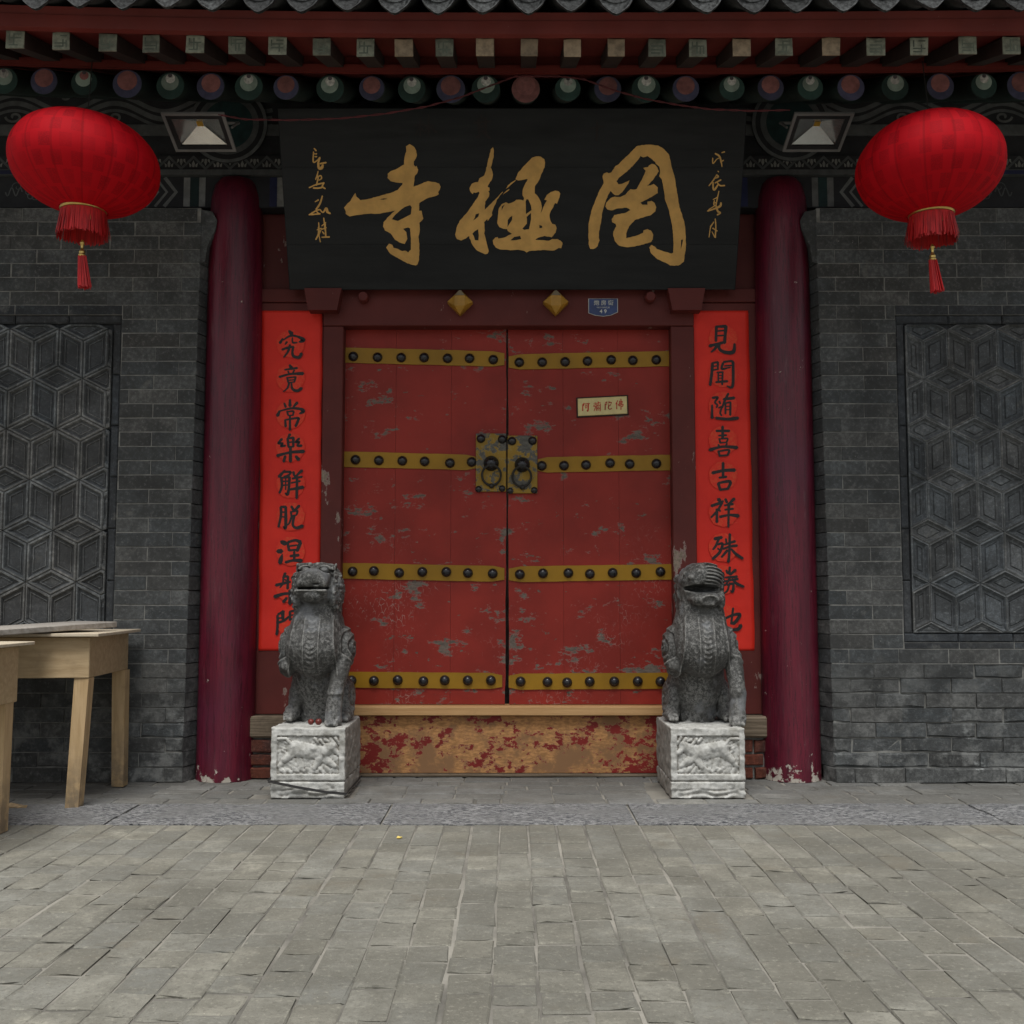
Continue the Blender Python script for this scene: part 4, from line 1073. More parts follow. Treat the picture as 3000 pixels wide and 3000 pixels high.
# ------------------------------------------------------------------ lettering
def smooth_path(pts, sub=5):
    if len(pts) < 3:
        (x0,y0,w0),(x1,y1,w1) = pts[0], pts[-1]
        return [(x0+(x1-x0)*t, y0+(y1-y0)*t, w0+(w1-w0)*t) for t in [i/sub for i in range(sub+1)]]
    out = []; n = len(pts)
    for i in range(n-1):
        p0 = pts[max(0,i-1)]; p1 = pts[i]; p2 = pts[i+1]; p3 = pts[min(n-1,i+2)]
        for s in range(sub):
            t = s/sub
            q = []
            for k in range(3):
                a,b,c,d = p0[k],p1[k],p2[k],p3[k]
                v = 0.5*((2*b)+(-a+c)*t+(2*a-5*b+4*c-d)*t*t+(-a+3*b-3*c+d)*t**3)
                if k == 2: v = max(v, 0.4*min(b, c))
                q.append(v)
            out.append(tuple(q))
    out.append(tuple(pts[-1])); return out
class Plane:
    """a lettered surface: origin, right and up axes, normal toward the viewer"""
    def __init__(s, p0, right, up): s.p0 = Vector(p0); s.r = Vector(right).normalized(); s.u = Vector(up).normalized(); s.n = s.r.cross(s.u)
    def px(s, u, v): q = ray_plane(u, v, s.p0, s.n) - s.p0; return q.dot(s.r), q.dot(s.u)
    def at(s, a, b, h): return s.p0 + s.r*a + s.u*b + s.n*h
def brush(m, plane, strokes, conv, wk, h0, RR):
    for si, st in enumerate(strokes):
        p = smooth_path(st); h = h0 + si*0.00006
        P2 = []
        for (x, y, w) in p:
            a, b = conv(x, y); P2.append((a, b, w*wk/2*RR.uniform(0.93, 1.07)))
        n = len(P2); L = []; Rr = []
        for i, (a, b, w) in enumerate(P2):
            q0 = P2[max(0,i-1)]; q1 = P2[min(n-1,i+1)]; dx, dy = q1[0]-q0[0], q1[1]-q0[1]; l = math.hypot(dx, dy) or 1e-9
            L.append((a-dy/l*w, b+dx/l*w)); Rr.append((a+dy/l*w, b-dx/l*w))
        d0 = (P2[0][0]-P2[1][0], P2[0][1]-P2[1][1]); l = math.hypot(*d0) or 1e-9; e0 = (P2[0][0]+d0[0]/l*P2[0][2]*0.9, P2[0][1]+d0[1]/l*P2[0][2]*0.9)
        d1 = (P2[-1][0]-P2[-2][0], P2[-1][1]-P2[-2][1]); l = math.hypot(*d1) or 1e-9; e1 = (P2[-1][0]+d1[0]/l*P2[-1][2]*0.9, P2[-1][1]+d1[1]/l*P2[-1][2]*0.9)
        mid = lambda A, B, k: (A[0]+(B[0]-A[0])*k, A[1]+(B[1]-A[1])*k)
        def capfan(A, B, e):   # A,B stroke corners, e tip
            a1 = mid(mid(A, B, 0.14), e, 0.72); b1 = mid(mid(B, A, 0.14), e, 0.72); return [a1, e, b1]
        c0 = capfan(L[0], Rr[0], e0); c1 = capfan(L[-1], Rr[-1], e1)
        pts = L + Rr + c0 + c1
        vs = [plane.at(a, b, h)[:] for a, b in pts]
        fs = [(i, n+i, n+i+1, i+1) for i in range(n-1)]
        k0 = 2*n; fs.append((0, k0, k0+1, k0+2, n)); k1 = 2*n+3; fs.append((2*n-1, k1+2, k1+1, k1, n-1))
        m.add(vs, fs)
def S_(txt):
    """strokes: 'x,y,w x,y,w / x,y,w ...'"""
    return [[tuple(float(q) for q in p.split(',')) for p in s.split()] for s in txt.split('/')]
def poly_letter(m, plane, outer, holes, conv, h0, h1):
    loops = [[conv(*p) for p in outer]] + [[conv(*p) for p in hh] for hh in holes]
    tri = tessellate_polygon([[Vector((a, b, 0)) for a, b in lp] for lp in loops])
    flat = [p for lp in loops for p in lp]; n = len(flat)
    vs = [plane.at(a, b, h1)[:] for a, b in flat] + [plane.at(a, b, h0)[:] for a, b in flat]
    fs = [tuple(t) for t in tri]; k = 0
    for lp in loops:
        for i in range(len(lp)): fs.append((k+i, k+(i+1) % len(lp), n+k+(i+1) % len(lp), n+k+i))
        k += len(lp)
    m.add(vs, fs)
def rough_loop(pts, amp, RR):
    out = []
    for i in range(len(pts)):
        a, b = pts[i], pts[(i+1) % len(pts)]; l = math.hypot(b[0]-a[0], b[1]-a[1]); k = max(1, int(l/26))
        for j in range(k):
            t = j/k; q = amp if j else amp*0.3
            out.append((a[0]+(b[0]-a[0])*t+RR.uniform(-q, q), a[1]+(b[1]-a[1])*t+RR.uniform(-q, q)))
    return out
def pl(t): return [tuple(float(q) for q in p.split(',')) for p in t.split()]

# name board
SB = Vector((0.022, -0.085, 2.848)); ST = Vector((0.022, -0.485, 3.772)); sup = (ST-SB).normalized()
sp = Plane(SB, (1,0,0), sup); SW, SH = 2.632, (ST-SB).length
nb = thing('name_board', 'large black wooden name board with three gold brush characters above the door', 'sign', SB)
cuts = [0.0, sp.px(1500, 716)[1], sp.px(1500, 490)[1], SH]
RR = random.Random(41)
for k in range(3):
    b0, b1 = cuts[k]+0.0003*(k > 0), cuts[k+1]-0.0003*(k < 2)
    m = M(); vs = []; c = 0.004
    for h, ins in ((-0.045, 0), (-c, 0), (0, c)):
        for a, b in ((-SW/2+ins, b0+ins*(0.05 if k else 1)), (SW/2-ins, b0+ins*(0.05 if k else 1)), (SW/2-ins, b1-ins*(0.05 if k < 2 else 1)), (-SW/2+ins, b1-ins*(0.05 if k < 2 else 1))): vs.append(sp.at(a, b, h)[:])
    fs = [(0,3,2,1),(8,9,10,11)] + [(r*4+i, r*4+(i+1)%4, r*4+4+(i+1)%4, r*4+4+i) for r in range(2) for i in range(4)]
    obj('board_plank', m.add(vs, fs), MT['board'], nb)
big = [
 ((1000,400), [("915,140 965,105 1030,145 1060,200 1070,260 1055,310 1028,350 1025,400 1045,425 1068,415 1088,470 1075,520 1040,555 1030,650 1022,712 1100,680 1225,630 1330,645 1385,665 1405,710 1395,750 1370,785 1380,815 1350,835 1250,860 1180,895 1105,940 1100,1050 1135,1050 1145,1100 1160,1165 1105,1220 1110,1340 1090,1420 1105,1520 1105,1640 1100,1750 1080,1805 1055,1825 990,1810 930,1790 820,1730 700,1660 660,1610 635,1570 675,1515 725,1535 740,1575 800,1590 860,1620 900,1612 945,1640 985,1600 985,1480 975,1300 945,1285 875,1305 920,1350 935,1450 900,1520 820,1495 760,1460 700,1370 620,1330 590,1270 600,1210 650,1150 760,1050 680,1065 550,1090 400,1090 280,1105 200,1115 120,1130 65,1095 65,1055 40,1005 85,950 130,910 165,850 200,800 215,850 270,900 400,880 560,835 720,790 800,755 865,680 868,655 780,650 700,630 655,585 658,525 700,490 770,465 830,430 888,395 895,290 920,210",
   ["975,970 998,1000 985,1100 890,1150 800,1195 715,1170 760,1110 850,1030 900,995", "540,888 600,875 655,878 600,893"])]),
 ((1320,400), [("600,150 612,190 608,300 590,370 568,440 590,490 600,540 588,600 530,690 525,712 550,722 553,765 535,775 550,800 545,845 490,920 482,1035 560,960 640,880 735,780 741,788 655,892 640,950 605,1020 585,1080 590,1110 525,1195 520,1165 475,1215 485,1330 475,1370 495,1440 520,1540 540,1620 525,1655 490,1665 430,1640 360,1600 310,1530 270,1440 265,1405 220,1440 150,1470 90,1450 65,1390 85,1290 130,1190 230,1080 320,950 390,850 410,800 400,780 360,795 325,790 315,815 275,770 268,730 300,670 350,645 390,645 405,595 480,545 500,490 525,360 555,240 570,180",
   ["405,1085 395,1130 360,1160 318,1190 345,1145 355,1100", "390,1310 400,1400 395,1470 345,1465 330,1410 308,1375 340,1340"]),
   ("1150,300 1215,278 1280,285 1325,320 1338,370 1330,440 1290,520 1255,610 1195,700 1190,800 1230,840 1280,930 1293,1010 1275,1090 1330,960 1365,905 1325,890 1360,830 1420,785 1480,765 1530,775 1552,805 1540,860 1505,950 1480,940 1420,1050 1400,1110 1410,1180 1440,1235 1480,1245 1500,1300 1485,1360 1430,1425 1330,1405 1240,1430 1215,1445 1200,1465 1290,1465 1390,1475 1440,1450 1510,1450 1560,1475 1585,1505 1565,1580 1530,1575 1470,1610 1300,1605 1110,1620 1075,1640 1040,1615 960,1600 850,1608 700,1595 640,1570 605,1520 598,1470 630,1430 665,1420 680,1445 760,1430 870,1375 810,1335 800,1310 750,1305 690,1280 662,1230 670,1120 685,1010 720,960 785,930 820,950 900,920 930,895 1000,895 1030,905 1040,870 1018,830 1020,760 1050,680 1090,610 1080,600 1010,615 960,622 918,605 950,520 1010,450 1080,375",
   ["1075,885 1100,890 1140,980 1146,1040 1066,1098 1065,1000 1062,920", "1075,1138 1138,1078 1140,1170 1110,1310 1040,1320 1018,1300 1080,1230 1080,1165", "875,1120 870,1180 805,1280 810,1180 840,1140", "985,1405 1000,1450 930,1465 845,1470 900,1420", "1255,1250 1295,1262 1298,1290 1258,1298", "722,1045 725,990 768,958 745,1000"]),
   ("785,738 810,690 918,612 925,620 830,705", []), ("733,830 770,785 828,742 835,752 775,795", [])]),
 ((1700,400), [("140,1590 120,1530 115,1380 120,1220 155,1060 215,900 265,780 330,660 315,560 330,525 375,505 405,520 440,505 500,415 540,395 600,330 680,260 790,140 870,120 980,115 1100,125 1180,175 1250,250 1280,360 1290,430 1330,560 1350,680 1380,850 1400,1000 1440,1100 1475,1240 1490,1400 1495,1530 1480,1650 1465,1770 1385,1825 1270,1825 1210,1785 1090,1735 1000,1650 975,1570 1005,1530 1060,1560 1080,1590 1180,1625 1290,1655 1315,1640 1318,1500 1310,1330 1285,1180 1250,1030 1200,900 1180,750 1155,610 1115,560 1130,500 1120,430 1065,380 1060,360 1000,310 950,275 890,295 850,275 830,310 740,420 640,510 560,570 510,630 540,675 590,670 695,620 680,665 630,735 590,790 540,830 490,830 425,770 365,890 335,990 310,1080 295,1200 265,1340 260,1430 272,1470 245,1550 190,1590",
   ["1425,1460 1455,1455 1440,1530 1420,1600"]),
   ("1010,385 1060,400 1090,440 1110,490 1080,540 1030,610 940,705 1040,670 1095,720 1095,800 960,880 850,935 880,965 950,965 950,920 1010,910 1050,940 1075,1000 1060,1060 1000,1110 900,1140 770,1180 690,1270 650,1370 650,1440 800,1400 890,1360 895,1325 950,1310 1000,1330 1030,1390 1025,1450 1000,1490 870,1530 760,1555 650,1565 550,1545 490,1480 465,1400 470,1340 510,1270 500,1235 450,1210 445,1170 480,1110 640,1080 710,1040 650,1005 540,1015 440,1045 380,1030 355,990 370,930 430,870 490,850 570,855 640,820 670,780 710,745 770,750 800,740 880,590 925,485 890,445 960,430 970,410", [])])]
for (ox, oy), polys in big:
    m = M(); e = M()
    conv = lambda x, y: sp.px(ox + x/4.83, oy + y/4.83)
    for k, (o_, hs_) in enumerate(polys):
        ol = rough_loop(pl(o_), 3.5, RR); hl = [pl(h) for h in hs_]
        poly_letter(m, sp, ol, hl, conv, 0.0006, 0.0045 + 0.0002*k)
        cx = sum(p[0] for p in ol)/len(ol); cy = sum(p[1] for p in ol)/len(ol)
    co = obj('gold_character', m, MT['gold'], nb)
def writing(parent, plane, mat, chars, off, scale, wk, h0, name='character', seed=1):
    RR = random.Random(seed)
    for t in chars:
        m = M(); brush(m, plane, S_(t), lambda x, y: plane.px(off[0]+x/scale, off[1]+y/scale), wk, h0, RR)
        obj(name, m, MT[mat], parent)
writing(nb, sp, 'gold', [
 "365,90,22 400,130,28/355,150,22 350,330,24 420,300,20 465,250,28/370,185,16 410,185,24/375,235,16 410,235,24/465,250,32 440,340,38 450,440,42 500,430,50 520,380,32/470,360,26 575,340,28",
 "435,490,14 420,560,24 390,640,22/420,600,24 480,570,22 495,620,22 450,650,18/440,600,22 405,740,28/275,785,20 400,730,24 540,700,28/540,700,22 510,760,28 560,800,26/350,790,28 450,790,28 520,770,28",
 "380,1035,16 440,1000,28/510,930,24 470,1060,32 400,1170,32/275,1265,24 400,1190,26 470,1170,22/300,1260,26 470,1245,26/400,1190,24 440,1240,28/470,1170,22 520,1220,24 580,1150,42 600,1210,46 650,1240,28",
 "445,1400,18 455,1560,24/440,1480,22 440,1600,28 395,1700,26/415,1530,18 490,1500,18/450,1620,20 475,1745,20/535,1320,20 560,1540,24/500,1460,18 570,1400,22/500,1520,20 580,1490,22/560,1400,24 570,1640,28/510,1560,20 540,1600,28/500,1660,22 635,1655,30/440,1640,22 500,1500,16"],
 (860,420), 6.0375, 1/6.0375/512, 0.0012, 'small_gold_character', 3)
writing(nb, sp, 'gold', [
 "570,165,18 620,150,22/455,180,28 530,230,30 560,330,26 575,415,16/410,260,20 415,355,22 480,280,14/480,280,14 540,250,18/600,300,22 545,330,16",
 "500,490,16 515,505,20/485,550,18 430,640,26 345,750,20/480,560,22 510,590,28 450,620,16/450,700,22 555,645,26/415,690,26 420,800,32 450,810,36 510,720,26/480,680,20 540,745,24 620,745,24",
 "520,845,16 490,980,22 465,1110,22/415,995,14 490,955,20/440,1010,18 430,1080,20 470,1110,20/430,1060,16 480,1040,16/320,1195,28 430,1160,28 540,1110,42 555,1050,28/470,1110,28 500,1200,36 545,1230,28 490,1265,26/340,1170,14 440,1110,18",
 "455,1335,22 465,1480,22 455,1665,26/430,1390,18 370,1475,28/370,1480,18 345,1660,16/410,1500,22 490,1550,24/395,1560,12 450,1665,20"],
 (2020,420), 6.0375, 1/6.0375/512, 0.0012, 'small_gold_character', 5)
# ghost of an older inscription, crop at (1180,310) scale 3.22
writing(nb, sp, 'ghost', [
 "165,120,14 165,290,16/120,185,14 200,175,14/160,190,12 120,280,12/165,200,10 195,240,12/245,90,14 245,295,16/205,190,14 290,185,14/240,190,14 205,260,14/250,190,12 320,250,20",
 "740,85,20 750,120,20/670,160,14 840,145,16/715,120,30 720,300,16/780,115,26 785,290,18/720,200,20 790,190,20/720,240,14 780,235,14/690,300,12 750,260,14/760,250,16 825,305,20",
 "1755,215,14 1900,190,18/1835,140,16 1830,330,22"], (1180,310), 3.22, 1/3.22/512, 0.0010, 'faded_character', 9)

# spring couplets: red paper scrolls
def couplet(label, x0b, x0t, x1b, x1t, zb, zt, chars, mats):
    PY = 0.0215
    t = thing('couplet_scroll', label, 'scroll', ((x0b+x1b)/2, PY, zb), 'red couplet scrolls beside the door')
    plane = Plane(Vector((x0b, PY-0.0015, zb)), (1,0,0), (0,0,1))
    m = M(); nx, nz = 14, 130; RR = random.Random(int(abs(x0b)*1000)); vs = []
    bulge = lambda a, b: 0.0010 + 0.0022*max(0, math.sin(b*23+a*3))*max(0, math.sin(b*7.0+2))*(1-a)*1.0 + 0.0012*math.sin(a*5+b*31)*math.sin(b*11) + 0.0014*max(0.0, 1-abs((b*9.0+0.35) % 1.0-0.5)*14) + 0.010*max(0, 0.18-a)/0.18*max(0, math.sin(b*19+1))*max(0, math.sin(b*6+0.5)) + 0.006*max(0, a-0.88)/0.12*max(0, math.sin(b*13))
    for j in range(nz+1):
        b = j/nz
        for i in range(nx+1):
            a = i/nx; xa = x0b+(x0t-x0b)*b; xb = x1b+(x1t-x1b)*b
            wob = 0.002*math.sin(b*17)+0.0015*math.sin(b*41)
            vs.append((xa+(xb-xa)*a+wob*(1 if i in (0,nx) else 0.5), PY-max(0.0004, bulge(a, b)*1.0), zb+(zt-zb)*b))
    fs = [(j*(nx+1)+i, j*(nx+1)+i+1, (j+1)*(nx+1)+i+1, (j+1)*(nx+1)+i) for j in range(nz) for i in range(nx)]
    n0 = len(vs); vs += [(x, PY+0.0002, z) for x, y, z in vs]; 
    rim = [i for i in range(nx+1)]+[j*(nx+1)+nx for j in range(1,nz+1)]+[nz*(nx+1)+i for i in range(nx-1,-1,-1)]+[j*(nx+1) for j in range(nz-1,0,-1)]
    fs += [(rim[k], n0+rim[k], n0+rim[(k+1)%len(rim)], rim[(k+1)%len(rim)]) for k in range(len(rim))]
    po = obj('paper', m.add(vs, fs), MT['paper'], t, smooth=True)
    H = 0.0085; plane.p0.y = PY
    for off, scale, strokes in chars:
        conv = lambda x, y: plane.px(off[0]+x/scale, off[1]+y/scale)
        st = S_(strokes); allp = [q for s in st for q in s]
        cx = (min(p[0] for p in allp)+max(p[0] for p in allp))/2; cy = (min(p[1] for p in allp)+max(p[1] for p in allp))/2
        a, b = conv(400 if x0b < 0 else 385, cy-5)
        c = plane.at(a, b, 0)
        dm = M(); n = 36; rr = 0.086
        dm.add([(c.x+rr*RR.uniform(0.95,1.02)*math.cos(2*math.pi*k/n), PY-0.0078, c.z+rr*RR.uniform(0.95,1.02)*math.sin(2*math.pi*k/n)) for k in range(n)], [tuple(range(n))])
        obj('medallion', dm, MT['medal'], t)
        mm = M(); brush(mm, plane, st, conv, 1/scale/497*1.2, H, RR)
        obj('ink_character', mm, MT['ink'], t)
    return t
LT, LB_, RT, RB_ = (740,880), (740,1400), (2010,880), (2010,1400); Q = 3.577
left_chars = [
 (LT,Q,"385,325,22 415,355,40/320,405,18 290,450,28/325,420,14 400,375,20 480,385,22 535,420,38 490,440,14/362,440,22 345,465,12/420,395,12 425,445,18 470,445,14/395,470,22 375,540,22 330,600,14/315,520,22 370,500,22 430,490,20/430,490,22 420,550,22 435,590,26 490,600,26 515,560,30"),
 (LT,Q,"390,680,20 410,710,34/340,730,16 470,712,22/375,745,16 385,770,16/440,735,16 425,765,16/285,805,24 400,775,20 530,770,34/365,810,18 375,860,18/375,815,14 450,805,16/455,805,20 440,860,18/380,840,12 440,835,12/375,865,12 440,858,12/385,870,20 370,920,18 325,960,10/410,870,16 420,930,22 470,950,26 515,925,30"),
 (LT,Q,"395,1045,22 395,1110,30/335,1080,18 350,1120,24/470,1075,30 430,1120,16/285,1165,22 265,1210,32/280,1165,14 400,1135,20 500,1140,26 535,1165,34 495,1190,14/365,1165,18 375,1205,18/370,1170,14 430,1165,18 425,1205,16/375,1210,12 430,1205,14/345,1255,20 350,1325,24/350,1255,16 475,1235,22 480,1260,24 455,1320,26/395,1215,18 395,1360,24"),
 (LT,Q,"395,1405,26 375,1440,18/370,1450,24 380,1535,22/375,1450,18 430,1440,22/430,1440,26 430,1535,22/385,1490,14 425,1485,14/380,1540,18 430,1535,16/310,1455,24 275,1500,22 320,1500,18 300,1530,20 345,1525,22/490,1450,22 455,1490,20 495,1485,18 470,1525,18 515,1525,26/260,1630,28 400,1595,24 540,1585,34/400,1540,26 400,1690,30/345,1635,26 330,1690,26/455,1635,22 485,1670,36"),
 (LT,Q,"340,1785,22 280,1850,30/330,1800,20 400,1800,22 385,1830,20 330,1850,16/305,1860,24 310,1950,24 285,2020,20/310,1862,18 390,1855,20/390,1855,26 385,1950,24 370,2035,26 345,2020,12/315,1900,14 380,1895,14/315,1940,14 380,1935,14/350,1860,12 350,1985,14/430,1800,24 440,1840,20/520,1785,26 440,1860,18/420,1870,18 520,1850,22/410,1915,16 500,1895,18/390,1985,20 530,1960,34/470,1850,24 465,2075,24"),
 (LB_,Q,"300,310,26 300,400,24 275,515,22/300,305,22 350,305,24/350,305,26 350,520,28 325,510,12/310,360,14 345,360,14/305,410,14 345,410,14/410,300,22 430,335,26/490,295,28 440,345,18/405,355,22 410,395,18/405,360,16 470,345,20 465,385,18/410,400,14 465,390,14/415,400,22 390,470,18 365,500,8/440,400,22 425,490,24 460,525,26 525,505,34"),
 (LB_,Q,"305,670,34 350,690,44/265,770,34 305,770,44/290,890,36 300,855,38 315,800,10/370,680,24 385,760,24/375,675,24 450,655,26 505,675,34/505,680,30 470,765,30/395,715,16 470,705,16/390,760,20 470,755,20/400,820,22 485,810,26/440,775,22 440,860,24/350,885,26 430,865,24 515,870,38"),
 (LB_,Q,"345,1000,26 325,1050,22/325,1055,18 320,1110,18 290,1150,12/325,1040,20 370,1030,22/375,1035,24 370,1160,24/250,1125,30 370,1095,22 400,1090,18/340,1065,14 355,1075,14/450,1010,24 415,1055,24/420,1040,18 470,1035,20/420,1110,20 480,1080,20/490,1090,20 430,1160,22/235,1245,34 330,1215,26 420,1210,26 520,1200,30/395,1180,30 395,1320,30/360,1260,26 325,1300,26/440,1250,22 490,1300,34"),
 (LB_,Q,"265,1440,24 265,1560,24 255,1640,26/270,1430,20 330,1400,26/320,1400,36 320,1480,26/275,1470,16 320,1465,16/280,1515,22 340,1490,24 385,1450,16/395,1400,22 395,1490,22/400,1400,20 470,1385,24 480,1400,26/480,1400,26 480,1620,28 440,1610,14/400,1440,14 470,1430,14/400,1480,14 470,1470,14")]
right_chars = [
 (RT,Q,"315,280,26 310,430,26/310,280,22 415,275,28/415,275,30 400,450,28/325,325,16 395,320,16/325,375,16 395,370,16/245,480,30 330,460,26 400,440,24/330,460,26 300,510,24 260,545,14/350,450,26 345,510,26 400,545,30 490,545,34 505,460,20"),
 (RT,Q,"275,660,26 265,780,26 250,890,24/275,660,18 330,650,20/330,650,22 330,730,18/280,695,12 320,690,12/280,735,14 325,725,14/385,660,22 370,720,22 420,715,16/390,650,20 470,640,22 490,660,30/490,660,28 485,900,26 425,900,12/400,690,14 470,685,14/390,720,16 460,705,14/320,760,16 385,755,18/335,760,16 335,850,16/380,760,18 375,885,18/340,790,10 375,788,10/340,820,10 375,818,10/310,860,20 430,850,22"),
 (RT,Q,"275,1025,24 330,1020,22 300,1070,18 325,1100,18 315,1125,16/270,1100,18 270,1235,26/390,1040,22 500,1025,30/440,980,22 400,1060,22 375,1130,16/410,1080,18 410,1190,18/410,1080,14 460,1070,18/462,1070,20 460,1205,20/415,1115,10 455,1112,10/415,1150,10 455,1148,10/345,1060,18 355,1085,18/340,1130,16 370,1120,16 355,1180,18 370,1210,16/310,1235,26 400,1245,26 470,1245,28 540,1235,30"),
 (RT,Q,"380,1325,26 380,1450,26/315,1370,22 450,1370,26/340,1420,16 420,1415,20/345,1450,18 355,1490,18/345,1455,14 430,1450,18 420,1490,16/350,1495,14 425,1490,14/335,1515,18 350,1540,18/425,1505,18 410,1535,16/245,1570,30 380,1535,24 530,1545,34/335,1580,20 350,1630,20/335,1585,16 445,1570,22 430,1625,20/345,1630,18 430,1625,18"),
 (RT,Q,"385,1705,26 385,1860,26/275,1810,30 390,1785,26 505,1780,34/345,1860,20 420,1850,22/335,1920,28 355,1985,24/340,1915,22 460,1900,28 435,1975,24/350,1985,22 440,1975,20"),
 (RB_,Q,"335,225,34 355,245,30/265,295,28 350,265,26 385,245,20/375,260,22 330,340,22 260,415,18/320,330,24 320,465,26/340,330,18 355,350,18/410,225,26 425,260,22/500,220,30 450,270,18/400,290,18 490,275,22/405,335,18 490,325,20/350,410,24 450,390,22 545,400,34/445,270,26 440,515,18"),
 (RB_,Q,"295,640,28 370,625,30/340,640,24 310,710,22 280,750,18/330,700,18 380,690,24 350,780,26 275,850,24/330,740,18 345,755,16/415,640,20 420,680,20/400,700,18 510,665,24/385,745,20 460,720,22 530,710,26/455,590,24 450,790,24 440,880,28/430,760,24 370,830,20/470,745,18 520,800,26 590,845,26"),
 (RB_,Q,"350,980,24 345,1130,20/390,1010,22 375,1215,26 345,1200,12/350,985,18 390,1000,18/420,970,22 430,1000,22/455,935,22 450,1010,24/515,965,28 460,1015,20/410,1045,18 530,1035,24/395,1085,18 540,1060,22/460,1040,20 420,1110,18 390,1130,12/480,1060,20 530,1110,28 600,1140,22/430,1125,18 490,1110,22 485,1190,24 460,1180,10/455,1100,16 430,1180,18 395,1210,14"),
 (RB_,Q,"300,1430,26 370,1430,30/335,1380,22 335,1510,22/300,1530,20 380,1490,16/390,1450,22 390,1560,24 430,1590,24 540,1585,30 570,1545,34/395,1480,20 480,1440,24 560,1430,30 530,1490,28 490,1530,30/490,1365,20 470,1530,20")]
couplet('red paper couplet scroll with black brush characters, left of the door', -1.462, -1.483, -1.103, -1.116, 0.729, 2.752, left_chars, None)
couplet('red paper couplet scroll with black brush characters, right of the door', 1.085, 1.083, 1.437, 1.437, 0.729, 2.752, right_chars, None)

# printed text from the built-in font, laid as thin raised print
def print_text(txt, size, mat, parent, plane, a, b, h, name='printed_text', bold=0.0, align='CENTER'):
    cu = bpy.data.curves.new(name, 'FONT'); cu.body = txt; cu.size = size; cu.align_x = align; cu.align_y = 'CENTER'; cu.offset = bold; cu.extrude = 0.0004; cu.resolution_u = 3
    tmp = bpy.data.objects.new(name, cu); COL.objects.link(tmp)
    dg = bpy.context.evaluated_depsgraph_get(); dg.update()
    me = bpy.data.meshes.new_from_object(tmp.evaluated_get(dg)); bpy.data.objects.remove(tmp)
    if len(me.vertices) == 0: return None
    me.materials.clear(); me.materials.append(MT[mat])
    me.transform(Matrix((plane.r, plane.u, plane.n)).transposed().to_4x4())
    o = bpy.data.objects.new(name, me); link(o, parent, plane.at(a, b, h)); return o
# street plate
pc = PX(1767, 900, -0.016)
sn = thing('street_plate', 'small blue street number plate reading 49 on the lintel', 'sign', (pc.x, -0.013, pc.z))
spn = Plane((pc.x, -0.020, pc.z), (1,0,0), (0,0,1))
def plate_poly(k, dz=0.0): return [(-0.088*k,0.052*k),(0.088*k,0.052*k),(0.088*k,-0.030*k),(0.045*k,-0.050*k),(0.0,-0.056*k),(-0.045*k,-0.051*k),(-0.088*k,-0.036*k)]
def plate(name, poly, y0, y1, mat, par):
    n = len(poly); vs = [(pc.x+a, y0, pc.z+b) for a, b in poly]+[(pc.x+a, y1, pc.z+b) for a, b in poly]
    return obj(name, M().add(vs, [tuple(range(n)), tuple(range(n, 2*n))[::-1]]+[(i, n+i, n+(i+1)%n, (i+1)%n) for i in range(n)]), MT[mat], par)
plate('plate_rim', plate_poly(1.0), -0.0165, -0.0122, 'plate_white', sn); plate('plate_face', plate_poly(0.955), -0.0185, -0.0166, 'blue_enamel', sn)
spn.p0.y = -0.0186
print_text('炮 房 街', 0.033, 'plate_white', sn, spn, 0.003, 0.024, 0.0006, 'street_name', 0.0006)
print_text('PAO FANG JIE', 0.0125, 'plate_white', sn, spn, 0.0, -0.003, 0.0006, 'street_name_latin')
print_text('4 9', 0.033, 'plate_white', sn, spn, 0.0, -0.027, 0.0006, 'house_number', 0.0004)
# gold plaque on the right leaf
qc = PX(1765, 1190, DY-0.01); tilt = math.atan2(7.5, 145)
dp = thing('door_plaque', 'small gold plaque with four red characters on the right door leaf', 'plaque', (qc.x, DY, qc.z))
qp = Plane((qc.x, DY-0.0095, qc.z), (math.cos(tilt),0,math.sin(tilt)), (-math.sin(tilt)*0.4,0,math.cos(tilt)))
def qbox(name, w, h, h0, h1, mat):
    m = M(); c = [(-w/2,-h/2),(w/2,-h/2),(w/2,h/2),(-w/2,h/2)]; e = 0.003
    vs = [qp.at(a,b,h0)[:] for a,b in c]+[qp.at(a,b,h1-e)[:] for a,b in c]+[qp.at(a*(1-2*e/w),b*(1-2*e/h),h1)[:] for a,b in c]
    return obj(name, m.add(vs, [(0,3,2,1),(8,9,10,11)]+[(r*4+i,r*4+(i+1)%4,r*4+4+(i+1)%4,r*4+4+i) for r in range(2) for i in range(4)]), MT[mat], dp)
qbox('plaque_frame', 0.312, 0.122, -0.009, 0.0, 'plaque_edge'); qbox('plaque_face', 0.296, 0.106, 0.0003, 0.006, 'plaque_gold')
